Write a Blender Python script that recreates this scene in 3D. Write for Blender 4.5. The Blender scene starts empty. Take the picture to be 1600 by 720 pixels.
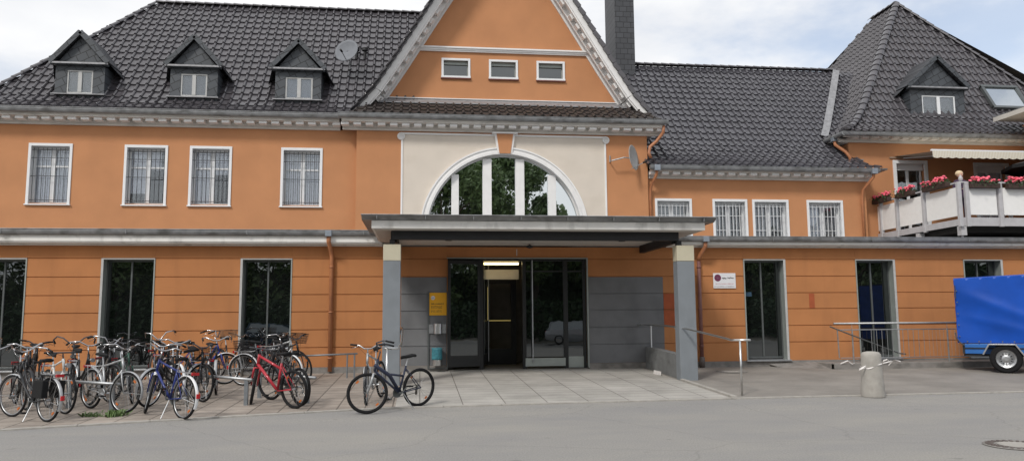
import bpy, bmesh, math, random
from mathutils import Vector, Matrix
random.seed(7)
R = math.radians
scene = bpy.context.scene
COL = scene.collection

# ------------------------------------------------------------------ camera model (fitted to the photograph)
CAM = Vector((0.0, -21.0, 1.40)); FPX = 1198.9
pi_, ya_, ro_ = 0.113993340, 0.119108589, -0.00765342045
F_ = Vector((math.sin(ya_)*math.cos(pi_), math.cos(ya_)*math.cos(pi_), math.sin(pi_)))
r0 = Vector((math.cos(ya_), -math.sin(ya_), 0)); u0 = r0.cross(F_)
R_ = math.cos(ro_)*r0 + math.sin(ro_)*u0
U_ = -math.sin(ro_)*r0 + math.cos(ro_)*u0
def ray(px, py): return F_ + R_*((px-800)/FPX) - U_*((py-360)/FPX)
def W(px, py, y=0.0):            # point of the real plane y = const seen at a photo pixel
    d = ray(px, py); return CAM + d*((y-CAM.y)/d.y)
def WZ(px, py, z):               # point at a height
    d = ray(px, py); return CAM + d*((z-CAM.z)/d.z)
def gz(y): return 0.033*min(0.0, max(-8.0, y))
def GP(px, py):                  # point of the ground
    z = -.15
    for _ in range(50):
        p = WZ(px, py, z); z = .5*z + .5*gz(p.y)
    return p

# ------------------------------------------------------------------ materials
MATS = {}
def mat(name, col, rough=.6, metal=0.0, var=.12, scale=6.0, bump=0.0, bscale=60.0, spec=.5, coat=0.0, stain=None):
    m = bpy.data.materials.new(name); m.use_nodes = True; MATS[name] = m
    nt = m.node_tree; N = nt.nodes; L = nt.links; b = N['Principled BSDF']
    b.inputs['Roughness'].default_value = rough; b.inputs['Metallic'].default_value = metal
    b.inputs['Specular IOR Level'].default_value = spec; b.inputs['Coat Weight'].default_value = coat
    tc = N.new('ShaderNodeTexCoord')
    n1 = N.new('ShaderNodeTexNoise'); n1.inputs['Scale'].default_value = scale; n1.inputs['Detail'].default_value = 6
    L.new(tc.outputs['Object'], n1.inputs['Vector'])
    mr = N.new('ShaderNodeMapRange'); mr.inputs[1].default_value = .3; mr.inputs[2].default_value = .7
    mr.inputs[3].default_value = 1-var; mr.inputs[4].default_value = 1+var
    L.new(n1.outputs['Fac'], mr.inputs[0])
    mx = N.new('ShaderNodeVectorMath'); mx.operation = 'SCALE'; mx.inputs[0].default_value = col
    L.new(mr.outputs[0], mx.inputs['Scale'])
    out = mx.outputs[0]
    if stain:
        scol, ssc, lo, hi, amt = stain
        n2 = N.new('ShaderNodeTexNoise'); n2.inputs['Detail'].default_value = 8; n2.inputs['Scale'].default_value = 1.0
        mp = N.new('ShaderNodeMapping'); mp.inputs['Scale'].default_value = ssc
        L.new(tc.outputs['Object'], mp.inputs[0]); L.new(mp.outputs[0], n2.inputs['Vector'])
        m2 = N.new('ShaderNodeMapRange'); m2.inputs[1].default_value = lo; m2.inputs[2].default_value = hi
        m2.inputs[3].default_value = 0; m2.inputs[4].default_value = amt
        L.new(n2.outputs['Fac'], m2.inputs[0])
        mm = N.new('ShaderNodeMix'); mm.data_type = 'RGBA'
        L.new(m2.outputs[0], mm.inputs[0]); L.new(out, mm.inputs[6]); mm.inputs[7].default_value = (*scol, 1)
        out = mm.outputs[2]
    L.new(out, b.inputs['Base Color'])
    if bump > 0:
        n3 = N.new('ShaderNodeTexNoise'); n3.inputs['Scale'].default_value = bscale; n3.inputs['Detail'].default_value = 5
        L.new(tc.outputs['Object'], n3.inputs['Vector'])
        bp = N.new('ShaderNodeBump'); bp.inputs['Strength'].default_value = bump; bp.inputs['Distance'].default_value = .02
        L.new(n3.outputs['Fac'], bp.inputs['Height']); L.new(bp.outputs[0], b.inputs['Normal'])
    return m
def glassy(name, tint, refl, transp=False, rough=.01):
    m = bpy.data.materials.new(name); m.use_nodes = True; MATS[name] = m
    nt = m.node_tree; N = nt.nodes; L = nt.links; N.remove(N['Principled BSDF']); o = N['Material Output']
    g = N.new('ShaderNodeBsdfGlossy'); g.inputs['Roughness'].default_value = rough; g.inputs['Color'].default_value = (.9, .95, .97, 1)
    if transp:
        d = N.new('ShaderNodeBsdfTransparent')
    else:
        d = N.new('ShaderNodeBsdfDiffuse')
    d.inputs['Color'].default_value = (*tint, 1)
    fr = N.new('ShaderNodeLayerWeight'); fr.inputs['Blend'].default_value = .25
    mr = N.new('ShaderNodeMapRange'); mr.inputs[3].default_value = refl; mr.inputs[4].default_value = 1.0
    L.new(fr.outputs['Fresnel'], mr.inputs[0])
    mx = N.new('ShaderNodeMixShader'); L.new(mr.outputs[0], mx.inputs[0])
    L.new(d.outputs[0], mx.inputs[1]); L.new(g.outputs[0], mx.inputs[2]); L.new(mx.outputs[0], o.inputs[0])
    # slight waviness of real panes
    tc = N.new('ShaderNodeTexCoord'); n = N.new('ShaderNodeTexNoise'); n.inputs['Scale'].default_value = 1.6
    bp = N.new('ShaderNodeBump'); bp.inputs['Strength'].default_value = .12; bp.inputs['Distance'].default_value = .01
    L.new(tc.outputs['Object'], n.inputs['Vector']); L.new(n.outputs['Fac'], bp.inputs['Height']); L.new(bp.outputs[0], g.inputs['Normal'])
    return m
def emis(name, col, st):
    m = bpy.data.materials.new(name); m.use_nodes = True; MATS[name] = m
    b = m.node_tree.nodes['Principled BSDF']; b.inputs['Base Color'].default_value = (*col, 1)
    b.inputs['Emission Color'].default_value = (*col, 1); b.inputs['Emission Strength'].default_value = st
    return m

mat('stucco_upper', (.51, .235, .108), .9, var=.06, scale=1.3, bump=.25, bscale=90, stain=((.38, .17, .085), (2.0, 1, .6), .52, .80, .16))
mat('stucco_lower', (.455, .190, .070), .88, var=.08, scale=1.1, bump=.3, bscale=80, stain=((.27, .105, .045), (3.0, 1, .4), .52, .78, .30))
mat('stucco_cream', (.66, .59, .51), .9, var=.04, scale=1.5, bump=.2, bscale=90, stain=((.5, .42, .33), (.6, .6, 1.6), .5, .8, .4))
mat('white_trim', (.78, .77, .76), .6, var=.04, scale=4, stain=((.55, .53, .50), (3, 3, 3), .60, .8, .35))
mat('white_paint', (.76, .77, .78), .45, var=.03, scale=5)
mat('cornice_stone', (.64, .61, .57), .8, var=.07, scale=3, bump=.15, bscale=50, stain=((.25, .23, .21), (1.2, 2, 4), .55, .78, .6))
mat('ledge_stone', (.78, .765, .73), .9, var=.06, scale=2.5, bump=.1, bscale=50, stain=((.30, .29, .27), (3.0, 2, 1.2), .54, .74, .6))
mat('zinc', (.25, .255, .26), .5, metal=.35, var=.2, scale=5, stain=((.07, .065, .06), (2.5, 3, 6), .52, .72, .7))
mat('zinc_blue', (.26, .29, .33), .5, metal=.3, var=.12, scale=6)
mat('flashing', (.30, .30, .31), .5, metal=.4, var=.2, scale=7)
mat('roof_tile', (.066, .061, .068), .33, var=.22, scale=3.2, spec=.75, coat=.25, bump=.1, bscale=25, stain=((.10, .09, .088), (3, 3, 3), .60, .76, .4))
mat('roof_tile_old', (.038, .030, .028), .6, var=.3, scale=3, bump=.2, bscale=30, stain=((.06, .05, .035), (3, 3, 3), .5, .7, .6))
mat('roof_tile_blue', (.064, .062, .072), .31, var=.22, scale=3.2, spec=.7, coat=.25, bump=.1, bscale=25, stain=((.09, .088, .092), (3, 3, 3), .60, .76, .35))
mat('pipe_orange', (.42, .17, .075), .5, var=.12, scale=6, stain=((.26, .11, .06), (3, 3, 1.2), .5, .7, .6))
mat('pipe_maroon', (.20, .09, .08), .5, var=.12, scale=6)
mat('concrete', (.36, .34, .31), .9, var=.1, scale=7, bump=.4, bscale=70, stain=((.22, .21, .19), (5, 5, 3), .5, .75, .6))
mat('plinth', (.23, .215, .20), .9, var=.15, scale=5, bump=.3, bscale=50, stain=((.10, .095, .085), (3, 3, 4), .48, .7, .6))
mat('dark_panel', (.155, .158, .165), .7, var=.1, scale=2, bump=.1, bscale=60, stain=((.075, .077, .08), (1.5, 1, 1), .5, .75, .5))
mat('pillar_grey', (.20, .22, .24), .7, var=.06, scale=3, bump=.15, stain=((.13, .14, .15), (2, 2, 1), .55, .8, .5))
mat('pillar_cream', (.52, .48, .36), .75, var=.05, scale=3)
mat('low_wall', (.17, .175, .175), .85, var=.15, scale=4, bump=.3, stain=((.08, .08, .075), (2, 2, 5), .5, .72, .6))
mat('steel_black', (.012, .012, .014), .6, var=.2)
mat('ceiling_board', (.55, .52, .48), .8, var=.05, scale=2)
mat('frame_dark', (.02, .021, .022), .4, metal=.3, var=.1)
mat('frame_grey', (.33, .36, .34), .45, metal=.3, var=.07, scale=4)
mat('frame_pale', (.46, .46, .45), .5, var=.08, scale=6)
mat('rim_grey', (.38, .385, .39), .35, metal=.85, var=.08, scale=20)
mat('frame_mid', (.12, .13, .13), .45, metal=.4, var=.1)
mat('stainless', (.62, .62, .61), .28, metal=.95, var=.06, scale=8)
mat('galv', (.40, .41, .42), .45, metal=.8, var=.12, scale=14)
mat('rack_steel', (.23, .25, .27), .5, metal=.5, var=.15, scale=10)
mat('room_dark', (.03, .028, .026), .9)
mat('room_mid', (.20, .19, .17), .8)
mat('curtain', (.78, .78, .83), .9, var=.10, scale=14)
mat('curtain_dark', (.17, .16, .175), .9, var=.15, scale=14)
mat('bar_black', (.07, .072, .08), .5, metal=.3)
mat('bar_grey', (.60, .61, .62), .5, metal=.2)
mat('sign_yellow', (.80, .40, .01), .5, var=.02)
mat('sign_white', (.72, .72, .74), .5, var=.02)
mat('sign_purple', (.14, .012, .06), .5)
mat('ink', (.03, .028, .03), .7)
mat('ink_faint', (.25, .2, .22), .7)
mat('red_patch', (.36, .085, .03), .85)
mat('maroon_sill', (.16, .05, .035), .6)
mat('teal_bag', (.05, .22, .27), .45, var=.25, scale=12, bump=.6, bscale=20)
mat('tarp', (.005, .068, .40), .42, var=.15, scale=1.4, spec=.3, bump=.25, bscale=3.5)
mat('tarp_board', (.02, .13, .42), .45, var=.1, scale=3)
mat('rubber', (.014, .014, .015), .85, var=.2, scale=20, spec=.2)
mat('rubber_grey', (.018, .018, .019), .85, var=.2, scale=20, spec=.2)
mat('alu', (.55, .56, .57), .35, metal=.9, var=.08, scale=20)
mat('chrome', (.50, .50, .51), .22, metal=1.0, var=.12, scale=25)
mat('chain', (.10, .09, .08), .5, metal=.8)
mat('plastic_black', (.012, .012, .013), .55, var=.1, spec=.25)
mat('leather_black', (.012, .012, .013), .7, var=.1, bump=.2, spec=.2)
mat('reflector_red', (.45, .01, .015), .25)
mat('reflector_orange', (.50, .13, .02), .3)
mat('reflector_white', (.75, .75, .75), .2)
for n, c in dict(black=(.012, .013, .016), silver=(.42, .43, .44), blue=(.02, .035, .17), white=(.62, .62, .60), red=(.42, .03, .045),
                 navy=(.022, .028, .055), green=(.03, .08, .06), purple=(.10, .03, .09), bluebright=(.015, .045, .26)).items():
    mat('paint_'+n, c, .38, metal=.35 if n == 'silver' else 0, coat=.15, spec=.35, var=.12, scale=15)
mat('wicker', (.20, .11, .06), .8, var=.3, scale=30)
mat('hair_blond', (.62, .48, .30), .7, var=.15, scale=30)
mat('skin', (.55, .33, .24), .6, var=.04)
mat('shirt_dark', (.05, .025, .06), .85)
mat('trousers', (.05, .06, .09), .85)
mat('flower_pink', (.85, .14, .20), .6, var=.3, scale=20)
mat('leaf_dark', (.03, .065, .02), .6, var=.3, scale=15)
mat('leaf', (.11, .165, .055), .55, var=.4, scale=1.2)
mat('leaf_bright', (.10, .16, .05), .55, var=.3, scale=8)
mat('bark', (.10, .08, .06), .9, var=.25, scale=6, bump=.5, bscale=20)
mat('planter', (.05, .028, .022), .7)
mat('awning_cloth', (.55, .50, .38), .85, var=.05)
mat('awning_case', (.35, .25, .18), .6)
mat('balcony_panel', (.82, .81, .79), .5, var=.03)
mat('balcony_post', (.46, .45, .46), .5, var=.08, scale=5)
mat('deck_dark', (.04, .038, .036), .8)
mat('dish_grey', (.19, .20, .22), .8, metal=0, var=.08)
mat('dish_light', (.42, .43, .42), .5, metal=.2, var=.08)
mat('tape_white', (.75, .72, .70), .5)
mat('car_silver', (.42, .44, .47), .3, metal=.6, coat=.6, var=.02)
mat('car_blue', (.05, .10, .16), .3, metal=.4, coat=.6, var=.02)
mat('iron', (.14, .115, .105), .7, metal=.3, var=.3, scale=12, bump=.5, bscale=40)
glassy('glass_arch', (.008, .010, .009), .72)
glassy('glass_dark', (.006, .007, .007), .13)
glassy('glass_clear', (.80, .84, .84), .10, True)
glassy('glass_upper', (.96, .97, .98), .10, True)
glassy('glass_car', (.02, .025, .03), .35)
emis('lamp_yellow', (1.0, .78, .36), 4.0)
emis('yellow_glow', (1.0, .78, .25), .22)

# slates, ground materials
def slate_mat(name, col, bw, rh, mode):
    m = mat(name, col, .55, var=.18, scale=4, spec=.5)
    nt = m.node_tree; N = nt.nodes; L = nt.links; b = N['Principled BSDF']; tc = N['Texture Coordinate']
    mp = N.new('ShaderNodeMapping')
    if mode == 'wall': mp.inputs['Rotation'].default_value = (R(90), 0, 0)
    if mode == 'diag': mp.inputs['Rotation'].default_value = (R(90), R(0), R(28))
    L.new(tc.outputs['Object'], mp.inputs[0])
    br = N.new('ShaderNodeTexBrick'); br.inputs['Scale'].default_value = 1
    br.inputs['Brick Width'].default_value = bw; br.inputs['Row Height'].default_value = rh
    br.inputs['Mortar Size'].default_value = .012; br.inputs['Color1'].default_value = (*col, 1)
    br.inputs['Color2'].default_value = (col[0]*1.35, col[1]*1.35, col[2]*1.35, 1)
    br.inputs['Mortar'].default_value = (col[0]*.3, col[1]*.3, col[2]*.3, 1)
    L.new(mp.outputs[0], br.inputs['Vector']); L.new(br.outputs['Color'], b.inputs['Base Color'])
    bp = N.new('ShaderNodeBump'); bp.inputs['Strength'].default_value = .5; bp.inputs['Distance'].default_value = .02; bp.invert = True
    L.new(br.outputs['Fac'], bp.inputs['Height']); L.new(bp.outputs[0], b.inputs['Normal'])
    return m
slate_mat('slate', (.052, .058, .066), .34, .24, 'diag')
slate_mat('slate_wall', (.050, .052, .058), .30, .22, 'wall')

def paving(name, cols, bw, rh, mortar, msize, rot=0, stainc=None, offset=.5, bumpd=.01, noise=.12):
    m = bpy.data.materials.new(name); m.use_nodes = True; MATS[name] = m
    nt = m.node_tree; N = nt.nodes; L = nt.links; b = N['Principled BSDF']; b.inputs['Roughness'].default_value = .85
    tc = N.new('ShaderNodeTexCoord'); mp = N.new('ShaderNodeMapping'); mp.inputs['Rotation'].default_value = (0, 0, rot)
    L.new(tc.outputs['Object'], mp.inputs[0])
    br = N.new('ShaderNodeTexBrick'); br.offset = offset; br.inputs['Scale'].default_value = 1
    br.inputs['Brick Width'].default_value = bw; br.inputs['Row Height'].default_value = rh; br.inputs['Mortar Size'].default_value = msize
    br.inputs['Color1'].default_value = (*cols[0], 1); br.inputs['Color2'].default_value = (*cols[1], 1); br.inputs['Mortar'].default_value = (*mortar, 1)
    L.new(mp.outputs[0], br.inputs['Vector'])
    n = N.new('ShaderNodeTexNoise'); n.inputs['Scale'].default_value = .9; n.inputs['Detail'].default_value = 9; n.inputs['Roughness'].default_value = .65
    L.new(tc.outputs['Object'], n.inputs['Vector'])
    mr = N.new('ShaderNodeMapRange'); mr.inputs[1].default_value = .3; mr.inputs[2].default_value = .7; mr.inputs[3].default_value = 1-noise*1.6; mr.inputs[4].default_value = 1+noise
    L.new(n.outputs['Fac'], mr.inputs[0])
    vm = N.new('ShaderNodeVectorMath'); vm.operation = 'SCALE'; L.new(br.outputs['Color'], vm.inputs[0]); L.new(mr.outputs[0], vm.inputs['Scale'])
    n2 = N.new('ShaderNodeTexNoise'); n2.inputs['Scale'].default_value = 60; n2.inputs['Detail'].default_value = 3
    L.new(tc.outputs['Object'], n2.inputs['Vector'])
    mr2 = N.new('ShaderNodeMapRange'); mr2.inputs[3].default_value = .8; mr2.inputs[4].default_value = 1.2; L.new(n2.outputs['Fac'], mr2.inputs[0])
    v2 = N.new('ShaderNodeVectorMath'); v2.operation = 'SCALE'; L.new(vm.outputs[0], v2.inputs[0]); L.new(mr2.outputs[0], v2.inputs['Scale'])
    L.new(v2.outputs[0], b.inputs['Base Color'])
    bp = N.new('ShaderNodeBump'); bp.inputs['Strength'].default_value = .5; bp.inputs['Distance'].default_value = bumpd; bp.invert = True
    L.new(br.outputs['Fac'], bp.inputs['Height']); L.new(bp.outputs[0], b.inputs['Normal'])
    return m
paving('pavers', ((.285, .245, .21), (.33, .285, .245)), .50, .42, (.13, .11, .092), .014, rot=R(0), offset=0, noise=.22)
paving('forecourt_tiles', ((.36, .345, .315), (.41, .39, .36)), .81, .40, (.16, .145, .13), .010, offset=0, noise=.16)
paving('apron_mat', ((.235, .217, .195), (.25, .23, .205)), 30, 30, (.2, .18, .16), .0, noise=.16)
def asphalt():
    m = bpy.data.materials.new('asphalt'); m.use_nodes = True; MATS['asphalt'] = m
    nt = m.node_tree; N = nt.nodes; L = nt.links; b = N['Principled BSDF']; b.inputs['Roughness'].default_value = .88
    tc = N.new('ShaderNodeTexCoord')
    fine = N.new('ShaderNodeTexNoise'); fine.inputs['Scale'].default_value = 45; fine.inputs['Detail'].default_value = 4
    L.new(tc.outputs['Object'], fine.inputs['Vector'])
    r1 = N.new('ShaderNodeValToRGB'); r1.color_ramp.elements[0].position = .3; r1.color_ramp.elements[0].color = (.212, .207, .200, 1)
    r1.color_ramp.elements[1].position = .72; r1.color_ramp.elements[1].color = (.308, .300, .288, 1)
    L.new(fine.outputs['Fac'], r1.inputs[0])
    mp = N.new('ShaderNodeMapping'); mp.inputs['Scale'].default_value = (.45, 1.0, 1); mp.inputs['Rotation'].default_value = (0, 0, R(-7))
    L.new(tc.outputs['Object'], mp.inputs[0])
    big = N.new('ShaderNodeTexNoise'); big.inputs['Scale'].default_value = .9; big.inputs['Detail'].default_value = 8; big.inputs['Roughness'].default_value = .6
    L.new(mp.outputs[0], big.inputs['Vector'])
    r2 = N.new('ShaderNodeValToRGB'); r2.color_ramp.elements[0].position = .35; r2.color_ramp.elements[0].color = (.90, .90, .91, 1)
    r2.color_ramp.elements[1].position = .68; r2.color_ramp.elements[1].color = (1.07, 1.05, 1.0, 1)
    L.new(big.outputs['Fac'], r2.inputs[0])
    mm = N.new('ShaderNodeVectorMath'); mm.operation = 'MULTIPLY'; L.new(r1.outputs[0], mm.inputs[0]); L.new(r2.outputs[0], mm.inputs[1])
    # fine cracks and scattered oil spots
    vo = N.new('ShaderNodeTexVoronoi'); vo.feature = 'DISTANCE_TO_EDGE'; vo.inputs['Scale'].default_value = .33
    wn_ = N.new('ShaderNodeTexNoise'); wn_.inputs['Scale'].default_value = 2.0; wn_.inputs['Detail'].default_value = 6; L.new(tc.outputs['Object'], wn_.inputs['Vector'])
    wm = N.new('ShaderNodeMix'); wm.data_type = 'VECTOR'; wm.inputs[0].default_value = .25; L.new(tc.outputs['Object'], wm.inputs[4]); L.new(wn_.outputs['Color'], wm.inputs[5]); L.new(wm.outputs[1], vo.inputs['Vector'])
    cr_ = N.new('ShaderNodeMapRange'); cr_.inputs[1].default_value = 0; cr_.inputs[2].default_value = .006; cr_.inputs[3].default_value = .86; cr_.inputs[4].default_value = 1; L.new(vo.outputs['Distance'], cr_.inputs[0])
    sp = N.new('ShaderNodeTexNoise'); sp.inputs['Scale'].default_value = 3.1; sp.inputs['Detail'].default_value = 2; L.new(tc.outputs['Object'], sp.inputs['Vector'])
    sr = N.new('ShaderNodeMapRange'); sr.inputs[1].default_value = .70; sr.inputs[2].default_value = .78; sr.inputs[3].default_value = 1; sr.inputs[4].default_value = .78; L.new(sp.outputs['Fac'], sr.inputs[0])
    k1_ = N.new('ShaderNodeMath'); k1_.operation = 'MULTIPLY'; L.new(cr_.outputs[0], k1_.inputs[0]); L.new(sr.outputs[0], k1_.inputs[1])
    m3_ = N.new('ShaderNodeVectorMath'); m3_.operation = 'SCALE'; L.new(mm.outputs[0], m3_.inputs[0]); L.new(k1_.outputs[0], m3_.inputs['Scale'])
    L.new(m3_.outputs[0], b.inputs['Base Color'])
    bp = N.new('ShaderNodeBump'); bp.inputs['Strength'].default_value = .35; bp.inputs['Distance'].default_value = .01
    L.new(fine.outputs['Fac'], bp.inputs['Height']); L.new(bp.outputs[0], b.inputs['Normal'])
asphalt()
mat('earth', (.12, .11, .09), .95, var=.2, scale=1)

# ------------------------------------------------------------------ object helpers
ROOTINV = {}
def tag(o, label=None, cat=None, group=None, kind=None):
    if label: o['label'] = label
    if cat: o['category'] = cat
    if group: o['group'] = group
    if kind: o['kind'] = kind
    return o
def thing(name, label, cat, loc=(0, 0, 0), group=None):
    o = bpy.data.objects.new(name, None); COL.objects.link(o); o.empty_display_size = .2
    o.location = loc; ROOTINV[o.name] = Matrix.Translation(-Vector(loc))
    return tag(o, label, cat, group)
class MB:
    def __init__(s): s.bm = bmesh.new()
    def quad(s, *p):
        return s.bm.faces.new([s.bm.verts.new(q) for q in p])
    def box(s, x0, x1, y0, y1, z0, z1):
        v = [s.bm.verts.new((x, y, z)) for x in (x0, x1) for y in (y0, y1) for z in (z0, z1)]
        for f in ((0, 1, 3, 2), (4, 6, 7, 5), (0, 4, 5, 1), (2, 3, 7, 6), (0, 2, 6, 4), (1, 5, 7, 3)): s.bm.faces.new([v[i] for i in f])
        return s
    def obox(s, c, size, m=None):
        c = Vector(c); m = m or Matrix.Identity(3)
        v = [s.bm.verts.new(c + m @ Vector((x*size[0]/2, y*size[1]/2, z*size[2]/2))) for x in (-1, 1) for y in (-1, 1) for z in (-1, 1)]
        for f in ((0, 1, 3, 2), (4, 6, 7, 5), (0, 4, 5, 1), (2, 3, 7, 6), (0, 2, 6, 4), (1, 5, 7, 3)): s.bm.faces.new([v[i] for i in f])
        return s
    def beam(s, p, q, w, h, up=(0, 0, 1)):
        p = Vector(p); q = Vector(q); d = (q-p); l = d.length; d.normalize(); up = Vector(up)
        a = d.cross(up).normalized(); b = a.cross(d).normalized()
        m = Matrix((a, d, b)).transposed()
        return s.obox((p+q)/2, (w, l, h), m)
    def tube(s, pts, r, seg=8, cap=True, closed=False):
        pts = [Vector(p) for p in pts]; n = len(pts)
        rr = r if isinstance(r, (list, tuple)) else [r]*n
        rings = []; prev = None
        for i, p in enumerate(pts):
            if closed: d = pts[(i+1) % n]-pts[i-1]
            else: d = pts[min(i+1, n-1)]-pts[max(i-1, 0)]
            d.normalize()
            if prev is None:
                a = d.cross(Vector((0, 0, 1)))
                if a.length < .1: a = d.cross(Vector((0, 1, 0)))
            else:
                a = prev - d*prev.dot(d)
            a.normalize(); b = d.cross(a); prev = a
            rings.append([s.bm.verts.new(p + (a*math.cos(t)+b*math.sin(t))*rr[i]) for t in [2*math.pi*k/seg for k in range(seg)]])
        m = n if closed else n-1
        for i in range(m):
            A, B = rings[i], rings[(i+1) % n]
            for k in range(seg): s.bm.faces.new((A[k], A[(k+1) % seg], B[(k+1) % seg], B[k]))
        if cap and not closed:
            s.bm.faces.new(rings[0][::-1]); s.bm.faces.new(rings[-1])
        return s
    def ring(s, c, R1, r, ax='y', n=32, seg=6, sq=1.0):
        c = Vector(c); rings = []
        for i in range(n):
            t = 2*math.pi*i/n
            e = Vector((math.cos(t), 0, math.sin(t))) if ax == 'y' else Vector((math.cos(t), math.sin(t), 0))
            w = Vector((0, 1, 0)) if ax == 'y' else Vector((0, 0, 1))
            rings.append([s.bm.verts.new(c+e*(R1+r*math.cos(a))+w*(r*sq*math.sin(a))) for a in [2*math.pi*k/seg for k in range(seg)]])
        for i in range(n):
            A, B = rings[i], rings[(i+1) % n]
            for k in range(seg): s.bm.faces.new((A[k], B[k], B[(k+1) % seg], A[(k+1) % seg]))
        return s
    def lathe(s, prof, c=(0, 0, 0), seg=20, m=None):
        c = Vector(c); m = m or Matrix.Identity(3); rings = []
        for (r, z) in prof:
            rings.append([s.bm.verts.new(c+m @ Vector((max(r, 1e-4)*math.cos(t), max(r, 1e-4)*math.sin(t), z))) for t in [2*math.pi*k/seg for k in range(seg)]])
        for A, B in zip(rings[:-1], rings[1:]):
            for k in range(seg): s.bm.faces.new((A[k], A[(k+1) % seg], B[(k+1) % seg], B[k]))
        s.bm.faces.new(rings[0][::-1]); s.bm.faces.new(rings[-1])
        return s
    def prism(s, poly, vec):
        vec = Vector(vec); a = [s.bm.verts.new(p) for p in poly]; b = [s.bm.verts.new(Vector(p)+vec) for p in poly]; n = len(a)
        s.bm.faces.new(a[::-1]); s.bm.faces.new(b)
        for i in range(n): s.bm.faces.new((a[i], a[(i+1) % n], b[(i+1) % n], b[i]))
        return s
    def clip(s, co, no):
        geom = s.bm.verts[:]+s.bm.edges[:]+s.bm.faces[:]
        bmesh.ops.bisect_plane(s.bm, geom=geom, plane_co=co, plane_no=no, clear_outer=True)
        return s
    def build(s, name, material, parent=None, root=None, smooth=False, bevel=0, xf=None, fixn=True, auto=None):
        me = bpy.data.meshes.new(name)
        if fixn: bmesh.ops.recalc_face_normals(s.bm, faces=s.bm.faces[:])
        if xf is not None: s.bm.transform(xf)
        r = root or parent
        while r is not None and r.parent is not None: r = r.parent
        if r is not None and r.name in ROOTINV: s.bm.transform(ROOTINV[r.name])
        org = None
        if parent is None and s.bm.verts:
            lo = Vector([min(v.co[i] for v in s.bm.verts) for i in range(3)]); hi = Vector([max(v.co[i] for v in s.bm.verts) for i in range(3)])
            org = Vector(((lo.x+hi.x)/2, (lo.y+hi.y)/2, lo.z)); s.bm.transform(Matrix.Translation(-org))
        s.bm.to_mesh(me); s.bm.free()
        if smooth:
            for p in me.polygons: p.use_smooth = True
        ms = material if isinstance(material, (list, tuple)) else [material]
        for m_ in ms: me.materials.append(MATS[m_])
        o = bpy.data.objects.new(name, me); COL.objects.link(o)
        if parent is not None: o.parent = parent
        elif org is not None: o.location = org
        if bevel:
            bv = o.modifiers.new('bevel', 'BEVEL'); bv.width = bevel; bv.segments = 2; bv.limit_method = 'ANGLE'
        return o
def copy_tree(o, parent=None):
    c = o.copy(); COL.objects.link(c)
    if parent is not None: c.parent = parent
    for ch in list(o.children): copy_tree(ch, c)
    return c

# ------------------------------------------------------------------ ground
def sheet(name, poly, off, m, label=None):
    mb = MB(); mb.bm.faces.new([mb.bm.verts.new((x, y, 0)) for x, y in poly])
    for yy in (0.0, -8.0):
        bmesh.ops.bisect_plane(mb.bm, geom=mb.bm.verts[:]+mb.bm.edges[:]+mb.bm.faces[:], plane_co=(0, yy, 0), plane_no=(0, 1, 0))
    for v in mb.bm.verts: v.co.z = gz(v.co.y)+off
    me = bpy.data.meshes.new(name); mb.bm.to_mesh(me); mb.bm.free(); me.materials.append(MATS[m])
    o = bpy.data.objects.new(name, me); COL.objects.link(o); o['kind'] = 'structure'
    if label: o['label'] = label
    return o
sheet('ground', [(-900, -900), (900, -900), (900, 900), (-900, 900)], -.012, 'earth')
kerb = [(-60, -21.5), (-16, -10.3), (-6.46, -7.97), (-3.4, -7.15), (-.65, -6.52), (2.6, -6.33), (6.09, -6.20), (12.5, -6.10), (20, -6.0), (70, -5.2)]
sheet('road', [(-60, -30), (70, -30)] + [(70, -5.2)] + kerb[::-1][1:], -.004, 'asphalt')
sheet('pavement', kerb[1:4] + [(-.65, -6.52), (-.45, -6.51), (-.45, 0.3), (-16, .3)], .004, 'pavers')
sheet('forecourt', [(-.45, -6.51), (2.6, -6.33), (6.14, -6.20), (6.14, 0.3), (-.45, .3)], .008, 'forecourt_tiles')
sheet('apron', [(6.14, -6.20), (12.5, -6.10), (20, -6.0), (34, -5.8), (34, .3), (6.14, .3)], .004, 'apron_mat')
# a thin kerb strip along the paving, and the ramp's edge kerb
def strip(name, pts, w, h, m):
    mb = MB()
    for a, b in zip(pts[:-1], pts[1:]):
        n = max(1, int((Vector(b)-Vector(a)).length/1.0))
        for i in range(n):
            p = Vector(a).lerp(Vector(b), i/n); q = Vector(a).lerp(Vector(b), (i+1)/n)
            g = (q-p).normalized()*.004
            mb.beam((p.x+g.x, p.y+g.y, gz(p.y)+h/2-.05), (q.x-g.x, q.y-g.y, gz(q.y)+h/2-.05), w, h+.1)
    return mb.build(name, m, bevel=.008)
o = strip('kerb', kerb[1:8], .11, .022, 'concrete'); o['kind'] = 'structure'
o = strip('ramp_kerb', [(6.20, -6.15), (6.20, -3.05)], .10, .05, 'concrete'); o['kind'] = 'structure'

# ------------------------------------------------------------------ the station
ST = thing('station_building', 'orange rendered railway station with dark tiled roofs, central gable, arched window and entrance canopy', 'building', (2.8, 4, 0))
def P_(mb, name, m, parent=ST, **k): return mb.build(name, m, parent, **k)

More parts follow.
